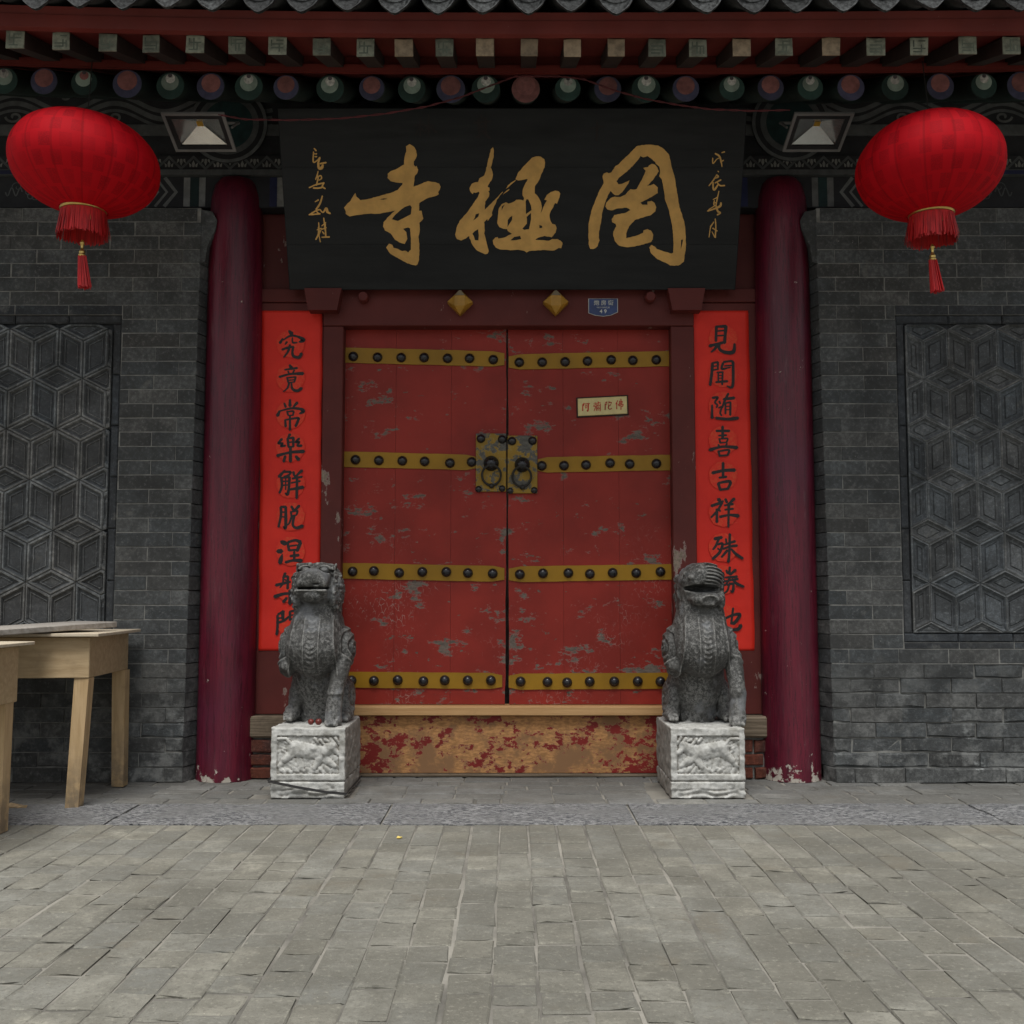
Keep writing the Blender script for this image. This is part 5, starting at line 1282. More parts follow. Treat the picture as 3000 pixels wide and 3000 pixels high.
writing(dp, qp, 'plaque_red', [
 "490,385,22 460,430,20 490,430,16 465,470,14/455,420,24 455,600,28/500,410,18 640,405,28/610,410,28 605,610,32 570,590,14/525,450,16 530,530,16/525,455,14 570,450,16 565,525,14/530,530,14 565,525,14",
 "770,400,18 820,390,20 815,430,18/770,450,16 815,440,16/770,450,18 765,490,18 820,480,18 800,560,22 780,610,16/880,360,24 900,380,22/840,400,16 950,390,20/850,430,20 845,610,20/890,390,16 890,610,18/950,420,22 950,620,26/865,450,14 880,480,14/910,450,14 930,480,14/865,530,14 880,560,14/910,530,14 930,560,14",
 "1090,390,20 1140,370,20 1110,430,18 1135,460,18/1090,420,24 1090,590,28/1190,350,20 1200,380,22/1170,400,14 1165,440,16/1170,400,16 1260,390,24 1250,430,14/1250,450,22 1190,500,20/1190,450,22 1180,540,26 1220,580,26 1275,560,30",
 "1440,340,22 1390,440,24/1420,410,24 1420,580,26/1480,390,18 1570,370,22 1560,420,18/1480,430,16 1560,420,16/1480,430,18 1470,480,16 1590,450,22 1580,510,24 1550,510,12/1490,350,16 1490,510,18/1530,300,22 1540,600,24"],
 (1660,1140), 9.66, 1.15/9.66/497, 0.0066, 'red_character', 7)
# ------------------------------------------------------------------ lanterns
def lantern(label, c, rx, rz, tilt, ribs, seed):
    RR = random.Random(seed)
    t = thing('red_lantern', label, 'lantern', (c[0], c[1], c[2]-rz), 'red festival lanterns hung from the eave')
    nu, nv = 160, 40; vs = []; fs = []; uvs = []
    for j in range(nv+1):
        ph = -math.pi/2 + math.pi*j/nv; ph = max(-1.28, min(1.28, ph))
        for i in range(nu+1):
            a = 2*math.pi*i/nu
            rr = rx*(abs(math.cos(ph))**0.92)*(1 - 0.020*ribs*(1-abs(math.sin(a*8+0.4)))**2*math.cos(ph) + 0.006*math.sin(a*3+ph*2))
            x, y, z = rr*math.cos(a), rr*math.sin(a), rz*math.sin(ph)
            z += tilt*x
            vs.append((x, y, z)); uvs.append((i/nu, j/nv))
    for j in range(nv):
        for i in range(nu): fs.append((j*(nu+1)+i, j*(nu+1)+i+1, (j+1)*(nu+1)+i+1, (j+1)*(nu+1)+i))
    me = bpy.data.meshes.new('lantern_shade'); me.from_pydata(vs, [], fs); me.update()
    ul = me.uv_layers.new(name='UVMap')
    for lp in me.loops: ul.data[lp.index].uv = uvs[lp.vertex_index]
    me.polygons.foreach_set('use_smooth', [True]*len(me.polygons)); me.materials.append(MT['lantern'])
    sh = bpy.data.objects.new('lantern_shade', me); link(sh, t, c)
    zb = c[2] - rz*0.955; r0 = rx*0.305
    obj('brass_collar', M().lathe((c[0],c[1],zb), [(r0*0.94,0.014),(r0*1.0,0.010),(r0*1.02,0.0),(r0*0.99,-0.008),(r0*0.95,-0.010),(r0*0.93,0.0)], 40), MT['brass'], t, smooth=True)
    zt = c[2] + rz*0.955
    obj('brass_cap', M().lathe((c[0],c[1],zt), [(r0*0.95,-0.02),(r0*1.03,-0.012),(r0*1.03,0.006),(r0*0.6,0.016),(0.01,0.02)], 40), MT['brass'], t, smooth=True)
    fr = M(); n = 150; L = 0.125
    fr.lathe((c[0],c[1],zb-0.014), [(r0*0.985,0.0),(r0*0.99,-0.02)], 40, capped=False)
    for layer in range(2):
        for k in range(n):
            a = 2*math.pi*(k+RR.random()*0.6)/n; rr = r0*(0.985-0.02*layer); w = 0.0033; l = L*RR.uniform(0.90, 1.08); fl = rr + RR.uniform(-0.002, 0.024) + 0.006*math.sin(a*5)
            da = RR.uniform(-0.02, 0.02)
            p = [(c[0]+rr*math.cos(a), c[1]+rr*math.sin(a), zb-0.012), (c[0]+(rr+fl)/2*math.cos(a+da*.5), c[1]+(rr+fl)/2*math.sin(a+da*.5), zb-0.012-l*0.5), (c[0]+fl*math.cos(a+da), c[1]+fl*math.sin(a+da), zb-0.012-l)]
            tx, ty = -math.sin(a)*w, math.cos(a)*w; vs = []
            for q in p: vs += [(q[0]-tx,q[1]-ty,q[2]),(q[0]+tx,q[1]+ty,q[2])]
            fr.add(vs, [(0,1,3,2),(2,3,5,4)])
    obj('fringe', fr, MT['tassel'], t)
    zc = zb-0.155
    obj('hanging_cord', M().tube([(c[0],c[1],zb+0.0),(c[0],c[1],zc)], 0.0016, 6), MT['tassel'], t)
    obj('finial', M().lathe((c[0],c[1],zc-0.085), [(0.017,0.0),(0.018,0.010),(0.013,0.014),(0.015,0.020),(0.015,0.026),(0.009,0.034),(0.006,0.045),(0.008,0.056),(0.009,0.064),(0.012,0.070),(0.009,0.078),(0.003,0.086)], 18), MT['brass'], t, smooth=True)
    ts = M(); zt2 = zc-0.085
    for k in range(90):
        a = RR.uniform(0, 2*math.pi); q = math.sqrt(RR.random()); l = 0.160*RR.uniform(0.94, 1.03); lean = 0.018
        x0, y0 = 0.020*q*math.cos(a), 0.016*q*math.sin(a); x1, y1 = 0.034*q*math.cos(a)+lean, 0.034*q*math.sin(a)
        ts.tube([(c[0]+x0,c[1]+y0,zt2+0.004),(c[0]+(x0+x1)/2+0.0,c[1]+(y0+y1)/2,zt2-l*0.5),(c[0]+x1,c[1]+y1,zt2-l)], 0.0022, 4)
    obj('tassel', ts, MT['tassel'], t)
    obj('hanging_wire', M().tube([(c[0],c[1],zt+0.01),(c[0]+0.004,c[1]+0.02,zt+0.12),(c[0],c[1]+0.05,3.80)], 0.003, 6), MT['wire_black'], t)
lantern('red cloth lantern with brass collar and tassel hanging above the wooden tables', (-2.150,-1.0,3.232), 0.366, 0.248, -0.06, 0.7, 1)
lantern('red ribbed cloth lantern with brass collar and tassel hanging above the right wall', (2.142,-1.0,3.220), 0.362, 0.258, 0.03, 1.0, 2)

# ------------------------------------------------------------------ LED floodlights, tipped down
def flood(label, x0, x1, sg):
    cx = (x0+x1)/2; yT, zT, yB, zB = -0.745, 3.618, -0.475, 3.522
    t = thing('floodlight', label, 'floodlight', (cx, (yT+yB)/2, (zT+zB)/2), 'floodlights either side of the name board')
    A = Vector((0, yT-yB, zT-zB)); H = A.length; up = A.normalized()
    pn = Plane((cx, (yT+yB)/2, (zT+zB)/2), (1,0,0), up); W = x1-x0
    if pn.n.z > 0: pn.n = -pn.n
    def frame(w, h, w2, h2, ha, hb, r=0.0):
        c = lambda w, h: [(-w/2,-h/2),(w/2,-h/2),(w/2,h/2),(-w/2,h/2)]
        vs = [pn.at(a,b,ha)[:] for a,b in c(w,h)]+[pn.at(a,b,hb)[:] for a,b in c(w,h)]+[pn.at(a,b,hb)[:] for a,b in c(w2,h2)]+[pn.at(a,b,ha)[:] for a,b in c(w2,h2)]
        return M().add(vs, [(r*4+i,r*4+(i+1)%4,((r+1)%4)*4+(i+1)%4,((r+1)%4)*4+i) for r in range(4) for i in range(4)])
    def solid(w, h, ha, hb):
        c = [(-w/2,-h/2),(w/2,-h/2),(w/2,h/2),(-w/2,h/2)]
        return M().add([pn.at(a,b,ha)[:] for a,b in c]+[pn.at(a,b,hb)[:] for a,b in c], [(0,1,2,3),(7,6,5,4)]+[(i,(i+1)%4,4+(i+1)%4,4+i) for i in range(4)])
    hs_ = solid(W*0.62, H*0.42, -0.085, -0.057); hs_.v = [tuple(Vector(q)-pn.u*0.03) for q in hs_.v]; obj('housing', hs_, MT['lamp_grey'], t)
    obj('bezel', frame(W, H, W*0.90, H*0.885, -0.012, 0.0), MT['lamp_grey'], t)
    obj('gasket', frame(W*0.899, H*0.884, W*0.76, H*0.70, -0.014, -0.003), MT['lamp_gasket'], t)
    # reflector: pyramid pan
    c = lambda w, h: [(-w/2,-h/2),(w/2,-h/2),(w/2,h/2),(-w/2,h/2)]
    vs = [pn.at(a,b,-0.010)[:] for a,b in c(W*0.80,H*0.76)]+[pn.at(a,b+0.012,-0.055)[:] for a,b in c(W*0.12,H*0.12)]
    obj('reflector', M().add(vs, [(i,(i+1)%4,4+(i+1)%4,4+i) for i in range(4)]+[(4,5,6,7)]), MT['lamp_reflector'], t)
    vs = [pn.at(a,b+0.012,-0.0540)[:] for a,b in c(0.034,0.034)]
    obj('led_chip', M().add(vs, [(0,1,2,3)]), MT['lamp_chip'], t)
    vs = [pn.at(a,b,-0.006)[:] for a,b in c(W*0.785,H*0.735)]
    obj('glass_pane', M().add(vs, [(0,1,2,3)]), MT['glass'], t)
    for s in (-1, 1):
        a = pn.at(s*(W/2+0.004), 0, -0.04); b = Vector((cx+s*(W/2+0.004), -0.45, 3.70)); 
        obj('bracket_arm', M().tube([a, (a+b)/2+Vector((0,0.01,0.01)), b], 0.007, 6), MT['lamp_grey'], t)
    obj('bracket_bar', M().tube([(cx-W/2-0.004,-0.45,3.70),(cx+W/2+0.004,-0.45,3.70)], 0.008, 6), MT['lamp_grey'], t)
    obj('bracket_stem', M().tube([(cx,-0.45,3.70),(cx,-0.30,3.72),(cx,-0.056,3.72)], 0.009, 6), MT['lamp_grey'], t)
flood('grey LED floodlight tipped down between the left lantern and the name board', -1.858, -1.520, -1)
flood('grey LED floodlight tipped down between the name board and the right lantern', 1.531, 1.852, 1)

# red twisted cord looped in front of the rafters
cp = [(640,336),(720,350),(850,352),(1000,347),(1130,333),(1250,312),(1350,285),(1440,250),(1508,224),(1560,223),(1640,224),(1710,232),(1800,265),(1890,290),(1990,308),(2080,320),(2200,325),(2330,322)]
pts = []
for i in range(len(cp)-1):
    for s in range(8):
        t = s/8; u = cp[i][0]+(cp[i+1][0]-cp[i][0])*t; v = cp[i][1]+(cp[i+1][1]-cp[i][1])*t
        pts.append(PX(u, v, -0.93))
m = M()
for k in range(2): m.tube([p + Vector((0, 0.0032*math.cos(1.1*i+math.pi*k), 0.0032*math.sin(1.1*i+math.pi*k))) for i, p in enumerate(pts)], 0.0026, 5)
tag(obj('twisted_cord', m, MT['wire_red']), 'thin red twisted cord looped under the rafters in front of the name board', 'cord')

# ------------------------------------------------------------------ stone lions, carved as distance fields
class SDF:
    def __init__(s, lo, hi, h):
        s.lo = np.array(lo, float); s.h = np.array(h, float) if hasattr(h, '__len__') else np.array([h]*3, float)
        s.n = np.ceil((np.array(hi)-s.lo)/s.h).astype(int)+1
        ax = [s.lo[i]+s.h[i]*np.arange(s.n[i]) for i in range(3)]
        s.ax = ax; s.F = np.full(s.n, 0.5, np.float32)
    def sl(s, lo, hi, mg):
        r = []
        for i in range(3):
            a = int(max(0, math.floor((lo[i]-mg-s.lo[i])/s.h[i]))); b = int(min(s.n[i], math.ceil((hi[i]+mg-s.lo[i])/s.h[i])+1)); r.append(slice(a, max(a+1, b)))
        return tuple(r), np.meshgrid(*[s.ax[i][r[i]].astype(np.float32) for i in range(3)], indexing='ij', sparse=True)
    def comb(s, sl, d, k, op):
        A = s.F[sl]
        if op == 'u':
            h = np.maximum(k-np.abs(A-d), 0)/k; s.F[sl] = np.minimum(A, d)-h*h*k*0.25
        else:
            h = np.maximum(k-np.abs(A+d), 0)/k; s.F[sl] = np.maximum(A, -d)+h*h*k*0.25
    def ell(s, c, r, k=0.03, op='u'):
        sl, (X, Y, Z) = s.sl([c[i]-r[i] for i in range(3)], [c[i]+r[i] for i in range(3)], k+0.06)
        x, y, z = X-c[0], Y-c[1], Z-c[2]
        k0 = np.sqrt((x/r[0])**2+(y/r[1])**2+(z/r[2])**2)+1e-6; k1 = np.sqrt((x/r[0]**2)**2+(y/r[1]**2)**2+(z/r[2]**2)**2)+1e-6
        s.comb(sl, k0*(k0-1)/k1, k, op)
    def cap(s, a, b, ra, rb, k=0.03, op='u'):
        a = np.array(a); b = np.array(b); m = max(ra, rb)
        sl, (X, Y, Z) = s.sl(np.minimum(a, b)-m, np.maximum(a, b)+m, k+0.06)
        d = b-a; t = np.clip(((X-a[0])*d[0]+(Y-a[1])*d[1]+(Z-a[2])*d[2])/d.dot(d), 0, 1)
        dist = np.sqrt((X-a[0]-t*d[0])**2+(Y-a[1]-t*d[1])**2+(Z-a[2]-t*d[2])**2)-(ra+(rb-ra)*t)
        s.comb(sl, dist, k, op)
    def box(s, lo, hi, r=0.01, k=0.01, op='u'):
        sl, (X, Y, Z) = s.sl(lo, hi, k+0.06)
        c = [(lo[i]+hi[i])/2 for i in range(3)]; e = [(hi[i]-lo[i])/2-r for i in range(3)]
        qx, qy, qz = np.abs(X-c[0])-e[0], np.abs(Y-c[1])-e[1], np.abs(Z-c[2])-e[2]
        d = np.sqrt(np.maximum(qx,0)**2+np.maximum(qy,0)**2+np.maximum(qz,0)**2)+np.minimum(np.maximum(qx, np.maximum(qy, qz)), 0)-r
        s.comb(sl, d, k, op)
    def grid(s): return np.meshgrid(*[a.astype(np.float32) for a in s.ax], indexing='ij', sparse=True)
    def mesh(s, name):
        F = s.F; n = s.n; sg = F < 0
        cs = tuple(n-1); P = np.zeros(cs+(3,), np.float32); cnt = np.zeros(cs, np.float32)
        co = [(i,j,k) for i in (0,1) for j in (0,1) for k in (0,1)]
        g = lambda A, o: A[o[0]:o[0]+cs[0], o[1]:o[1]+cs[1], o[2]:o[2]+cs[2]]
        for o in co:
            for ax in range(3):
                if o[ax]: continue
                q = list(o); q[ax] = 1
                A, B = g(F, o), g(F, q); mk = (A < 0) != (B < 0)
                t = np.where(mk, A/np.where(mk, A-B, 1), 0)
                for d in range(3): P[..., d] += np.where(mk, o[d]+(t if d == ax else 0), 0)
                cnt += mk
        act = cnt > 0; idx = np.full(cs, -1, np.int64); idx[act] = np.arange(act.sum())
        ii = np.argwhere(act); V = s.lo + (ii + P[act]/cnt[act][:, None])*s.h
        quads = []
        for ax in range(3):
            b, c = [(1,2),(2,0),(0,1)][ax]
            q = [slice(0,n[d]) for d in range(3)]; r = list(q); q[ax] = slice(0,n[ax]-1); r[ax] = slice(1,n[ax])
            a0 = sg[tuple(q)]; e = np.argwhere(a0 != sg[tuple(r)])
            ok = (e[:,b] > 0) & (e[:,c] > 0) & (e[:,b] < n[b]-1) & (e[:,c] < n[c]-1); e = e[ok]
            fl = a0[tuple(e.T)]
            def ci(db, dc):
                x = e.copy(); x[:,b] -= db; x[:,c] -= dc; return idx[tuple(x.T)]
            Q = np.stack([ci(1,1), ci(0,1), ci(0,0), ci(1,0)], 1); Q[~fl] = Q[~fl][:, ::-1]; quads.append(Q)
        Q = np.concatenate(quads)
        me = bpy.data.meshes.new(name); me.vertices.add(len(V)); me.vertices.foreach_set('co', V.astype(np.float32).ravel())
        me.loops.add(Q.size); me.loops.foreach_set('vertex_index', Q.ravel().astype(np.int32))
        me.polygons.add(len(Q)); me.polygons.foreach_set('loop_start', np.arange(0, Q.size, 4, dtype=np.int32)); me.polygons.foreach_set('loop_total', np.full(len(Q), 4, np.int32))
        me.update(calc_edges=True); me.validate(); me.polygons.foreach_set('use_smooth', [True]*len(me.polygons)); return me
_rng = np.random.RandomState(4); LAT = _rng.rand(32,32,32).astype(np.float32)
def vnoise(X, Y, Z, f):
    X, Y, Z = np.broadcast_arrays(X*f+57.3, Y*f+31.7, Z*f+11.9)
    xi, yi, zi = np.floor(X).astype(int), np.floor(Y).astype(int), np.floor(Z).astype(int); x, y, z = X-xi, Y-yi, Z-zi
    x, y, z = x*x*(3-2*x), y*y*(3-2*y), z*z*(3-2*z); L = lambda a, b, c: LAT[(xi+a)%32, (yi+b)%32, (zi+c)%32]
    l = lambda a, b, t: a+(b-a)*t
    return l(l(l(L(0,0,0),L(1,0,0),x), l(L(0,1,0),L(1,1,0),x), y), l(l(L(0,0,1),L(1,0,1),x), l(L(0,1,1),L(1,1,1),x), y), z)-0.5
def sstep(a, b, x): t = np.clip((x-a)/(b-a), 0, 1); return t*t*(3-2*t)

def lion_mesh(kind):
    s = SDF((-0.25,-0.26,-0.02), (0.25,0.30,0.90), 0.0052)
    rr = random.Random(kind+60)
    # trunk, chest, neck
    s.ell((0.0,0.15,0.20), (0.125,0.14,0.20), 0.05); s.cap((0,0.02,0.50), (0,0.14,0.22), 0.135, 0.15, 0.06)
    s.ell((0.0,-0.055,0.400), (0.156,0.150,0.155), 0.035)
    s.cap((0.008,0.01,0.66), (0.0,-0.01,0.47), 0.112, 0.145, 0.05)
    s.cap((0,0.11,0.27), (0,0.135,0.03), 0.098, 0.105, 0.03)
    for sg in (-1, 1):
        s.ell((sg*0.158,0.01,0.40), (0.047,0.085,0.115), 0.025)
        s.ell((sg*(0.126 if sg < 0 and kind == 0 else 0.136),0.160,0.115), (0.050,0.112,0.118), 0.015)
        s.cap((sg*0.152,0.02,0.026), (sg*0.145,0.12,0.045), 0.028, 0.048, 0.02)
        for t in range(3): s.cap((sg*(0.134+0.018*t),-0.015,0.018), (sg*(0.134+0.018*t),0.012,0.036), 0.010, 0.012, 0.005)
    # standing foreleg on the viewer's right; the other one is broken off at the shoulder
    lx = 0.150 if kind == 0 else 0.165; fx = 0.112 if kind == 0 else 0.168
    s.cap((lx,-0.055,0.34), (fx+0.012,-0.115,0.17), 0.050, 0.042, 0.02); s.cap((fx+0.012,-0.115,0.17), (fx,-0.125,0.03), 0.042, 0.042, 0.01)
    s.cap((fx-0.008,-0.150,0.018), (fx+0.012,-0.13,0.022), 0.030, 0.034, 0.015)
    for t in (-1, 0, 1): s.cap((fx+0.022*t,-0.175,0.012), (fx+0.022*t,-0.145,0.030), 0.011, 0.014, 0.006)
    if kind == 0: s.ell((fx+0.012,-0.117,0.165), (0.046,0.046,0.016), 0.008)
    s.ell((-0.150,-0.05,0.30), (0.045,0.06,0.06), 0.03)
    s.ell((-0.175,-0.11,0.24), (0.05,0.06,0.05), 0.02, 's')
    # tail and back mane
    s.cap((0,0.24,0.08), (0.02,0.27,0.34), 0.04, 0.02, 0.03)
    # head
    if kind == 0:
        s.ell((0.006,-0.02,0.735), (0.122,0.128,0.118), 0.03)
        s.ell((0.0,-0.105,0.778), (0.092,0.096,0.064), 0.016)
        s.box((-0.084,-0.192,0.728), (0.082,-0.05,0.775), 0.022, 0.02)
        for sg in (-1, 1): s.ell((sg*0.098+0.004,-0.045,0.705), (0.036,0.085,0.105), 0.02)
        s.ell((0.0,-0.108,0.684), (0.086,0.084,0.044), 0.016); s.box((-0.082,-0.186,0.690), (0.080,-0.05,0.716), 0.012, 0.012)
        s.box((-0.084,-0.25,0.7180), (0.082,-0.10,0.7275), 0.003, 0.004, 's')
        s.box((-0.080,-0.193,0.7065), (0.078,-0.15,0.7155), 0.003, 0.004)
        s.ell((0.026,-0.195,0.745), (0.020,0.014,0.007), 0.004, 's')
        for sg in (-1, 1): s.cap((sg*0.088,-0.085,0.846), (sg*0.020,-0.128,0.851), 0.011, 0.012, 0.008)
        s.ell((0.008,-0.118,0.846), (0.018,0.02,0.014), 0.006)
        for sg in (-1, 1):
            ex = sg*0.048+0.008; s.ell((ex,-0.128,0.824), (0.036,0.030,0.026), 0.004, 's'); s.ell((ex,-0.118,0.822), (0.026,0.026,0.018), 0.004)
            for t in range(7):
                a = math.pi*(0.1+0.8*t/6); s.ell((ex+0.035*math.cos(a),-0.126,0.822+0.022*math.sin(a)), (0.010,0.014,0.006), 0.006)
            s.ell((sg*0.086,-0.035,0.835), (0.022,0.045,0.018), 0.015)
            s.ell((0.106 if sg > 0 else -0.096, -0.005, 0.715), (0.034 if sg > 0 else 0.028,0.08,0.108), 0.02)
    else:
        s.ell((-0.002,-0.015,0.765), (0.118,0.128,0.098), 0.03); s.ell((0.03,-0.06,0.80), (0.085,0.09,0.055), 0.03)
        s.cap((-0.01,0.0,0.70), (0,0.0,0.60), 0.11, 0.115, 0.03)
        s.ell((0.012,-0.105,0.662), (0.088,0.085,0.042), 0.015)
        s.ell((0.005,-0.165,0.722), (0.150,0.125,0.022), 0.005, 's'); s.ell((0.045,-0.285,0.650), (0.11,0.125,0.075), 0.003, 's'); s.ell((-0.07,-0.27,0.62), (0.09,0.13,0.05), 0.003, 's')
        s.cap((0.06,-0.20,0.63), (0.11,-0.13,0.62), 0.03, 0.03, 0.008, 's')
        s.ell((0.100,-0.08,0.655), (0.026,0.035,0.05), 0.012); s.ell((-0.052,-0.122,0.782), (0.030,0.022,0.018), 0.012); s.cap((-0.09,-0.09,0.800), (-0.02,-0.13,0.812), 0.010, 0.013, 0.012)
        for t in range(22):
            z = rr.uniform(0.62, 0.80); y = rr.uniform(-0.03, 0.10)
            for sg in (-1, 1): s.ell((sg*0.112+0.002, y, z), (0.018,0.022,0.020), 0.007)
    X, Y, Z = s.grid()
    D = np.zeros(s.n, np.float32)
    # collar ribbon down the chest with beads and raised hems
    front = sstep(-0.02, -0.08, Y+0*X+0*Z)*sstep(0.24, 0.28, Z)*sstep(0.60, 0.55, Z)
    xx = X - (0.0 if kind == 0 else 0.008)
    bead = 0.5+0.5*np.cos(2*np.pi*(Z-0.5*np.abs(xx))/0.027)
    D += front*(0.0055*sstep(0.024, 0.018, np.abs(xx))*bead + 0.0065*np.exp(-((np.abs(xx)-0.040)/0.005)**2) + 0.008*np.exp(-((np.abs(xx)-0.118-0.1*(0.42-Z))/0.006)**2))
    # shoulder curls
    for sg in (-1, 1):
        d = np.sqrt(((Y+0.005)*0.9)**2+(Z-0.40)**2); m = sstep(0.115, 0.10, d)*sstep(0.13, 0.16, sg*X)
        D += 0.0055*m*np.sin(d*2*np.pi/0.036+np.arctan2(Z-0.40, Y+0.005))
        d2 = np.sqrt((Y-0.13)**2+(Z-0.12)**2); m2 = sstep(0.125, 0.11, d2)*sstep(0.15, 0.18, sg*X)
        D += 0.004*m2*np.sin(d2*2*np.pi/0.04+np.arctan2(Z-0.12, Y-0.13))
    if kind == 0:   # rough curled mane framing the face
        m = sstep(0.088, 0.100, np.abs(X-0.004))*sstep(0.58, 0.62, Z); cur = np.abs(vnoise(X, Y, Z, 34))+0.6*np.abs(vnoise(X, Y, Z, 62))
        D += 0.030*m*(cur-0.18)
    if kind == 1:   # combed locks over the crown
        m = sstep(0.0, 0.03, X)*sstep(0.74, 0.755, Z)*sstep(0.06, 0.0, Y)
        D += 0.006*m*np.sin((Z+0.35*X*X*8-0.10*X)*2*np.pi/0.019)
        m = sstep(0.0, -0.03, X)*sstep(0.735, 0.75, Z); D += 0.006*m*vnoise(X, Y, Z, 55)
    # forelegs: ribbed feathers at the back of the leg
    m = sstep(0.06, 0.09, X)*sstep(0.36, 0.30, Z)*sstep(0.05, 0.08, Z); D += 0.0004*m*np.sin(Z*2*np.pi/0.05)
    wear = 0.75 if kind == 0 else 1.0
    D += wear*(0.008*vnoise(X, Y, Z, 16)+0.004*vnoise(X, Y, Z, 38)+0.0022*vnoise(X, Y, Z, 85))
    low = sstep(0.10, 0.02, Z); D += low*0.012*vnoise(X, Y, Z, 60)
    s.F -= D
    # cut flat at the base slab
    s.F = np.maximum(s.F, -(Z+0.006)+0*X+0*Y)
    return s.mesh('lion_body')

def relief(x, z, flip):
    """height of the carved beast panel; x, z panel coordinates in crop pixels (320..1400, 450..1090)"""
    H = np.zeros(np.broadcast(x, z).shape, np.float32)
    def cp(ax, az, bx, bz, ra, rb, h):
        nonlocal H
        dx, dz = bx-ax, bz-az; t = np.clip(((x-ax)*dx+(z-az)*dz)/(dx*dx+dz*dz+1e-6), 0, 1)
        d = np.sqrt((x-ax-t*dx)**2+(z-az-t*dz)**2)/(ra+(rb-ra)*t)
        H = np.maximum(H, h*np.sqrt(np.clip(1-d*d, 0, 1)))
    cp(620,670,1050,730,140,120,1.0); cp(600,720,430,860,95,55,0.85); cp(430,860,360,960,50,40,0.6); cp(1090,790,970,990,85,48,0.95); cp(1150,830,1340,960,80,40,0.75)
    cp(1130,720,1290,620,110,90,1.0); cp(1270,640,1390,740,60,45,0.8); cp(570,600,470,500,32,30,0.8); cp(470,500,345,500,30,34,0.8)
    cp(700,860,760,1000,60,40,0.5); cp(950,1010,900,1060,60,50,0.6)
    for k in range(5): cp(980+90*k,500+20*math.sin(k),1040+90*k,560+25*math.sin(2*k),34,24,0.7)
    for k in range(9): cp(380+115*k,1010+18*math.sin(k*1.7),450+115*k,1050+10*math.cos(k),42,34,0.5)
    for k in range(6): cp(330+40*k,560+70*(k%3),400+40*k,600+70*(k%3),26,18,0.35)
    return H
def plinth_mesh(flip, seed):
    w, d, hh = 0.392, 0.56, 0.367
    s = SDF((-w/2-0.02,-0.03,-0.01), (w/2+0.02,d+0.02,hh+0.02), (0.0034,0.0078,0.0034))
    s.box((-w/2,0.0,-0.05), (w/2,d,hh-0.004), 0.008, 0.004)
    X, Y, Z = s.grid()
    xc = 200+(X/w+0.5)*1330; zc = 300+(hh-Z)/hh*1200
    if flip: xc = 1730-xc
    inx = sstep(300,330,xc)*sstep(1420,1390,xc)*sstep(440,465,zc)*sstep(1105,1080,zc)
    R_ = relief(xc, zc, flip)
    fx, fz = X+seed*3.1, Z
    carve = inx*(-0.014 + 0.019*R_ + (0.006*vnoise(fx, 0*Y[:, :1]+seed, fz, 75) + 0.006*vnoise(fx, 0*Y[:, :1]+seed, fz, 130))*(1.15-R_))
    groove = -0.012*np.exp(-((Z-0.088)/0.004)**2)
    lowband = sstep(0.055, 0.045, Z)*(0.004*np.sin(Z*230+1.6*np.sin(X*33))*sstep(0.17,0.13,np.abs(X))+0.010*vnoise(fx, 0*Y[:, :1]+5, fz, 45)) - sstep(0.05,0.04,Z)*0.004
    frame = 0.0035*np.exp(-((zc-448)/14)**2)*0
    front = sstep(0.035, 0.0, Y)
    gap = 0.0 if flip else 0.0
    D = front*(carve+groove+lowband) + (1-front)*(groove*0.8)
    D = D + 0.007*vnoise(X, Y, Z, 22)+0.005*vnoise(X, Y, Z, 60)
    edge = np.minimum(w/2-np.abs(X), np.minimum(hh-Z, 1.0)+0*X)
    D = D - 0.014*sstep(0.022, 0.0, np.minimum(w/2-np.abs(X)+0*Y, Y+0*X)+0*Z)*np.clip(vnoise(X, Y, Z, 30)+0.15, 0, 1)
    D = D - 0.02*sstep(0.03, 0.0, hh-Z)*np.clip(vnoise(X, Y, Z, 24)+0.1, 0, 1)
    s.F -= D.astype(np.float32)
    s.F = np.maximum(s.F, -Z+0.0006+0*X+0*Y)
    return s.mesh('plinth')
for kind, sx, lab in ((0, -1.040, 'dark stone lion with closed mouth and one foreleg on carved pale plinth, left of door'), (1, 1.040, 'worn dark stone lion with broken jaw on carved pale plinth, right of door')):
    t = thing('stone_lion', lab, 'statue', (sx, -0.36, 0.0), 'stone lions flanking the door')
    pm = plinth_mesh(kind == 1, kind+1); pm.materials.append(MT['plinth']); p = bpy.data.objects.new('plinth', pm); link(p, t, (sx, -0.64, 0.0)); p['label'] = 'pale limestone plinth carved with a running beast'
    lm = lion_mesh(kind); lm.materials.append(MT['lion']); b = bpy.data.objects.new('lion_body', lm); link(b, t, (sx-0.004 if kind == 0 else sx+0.006, -0.405, 0.366))

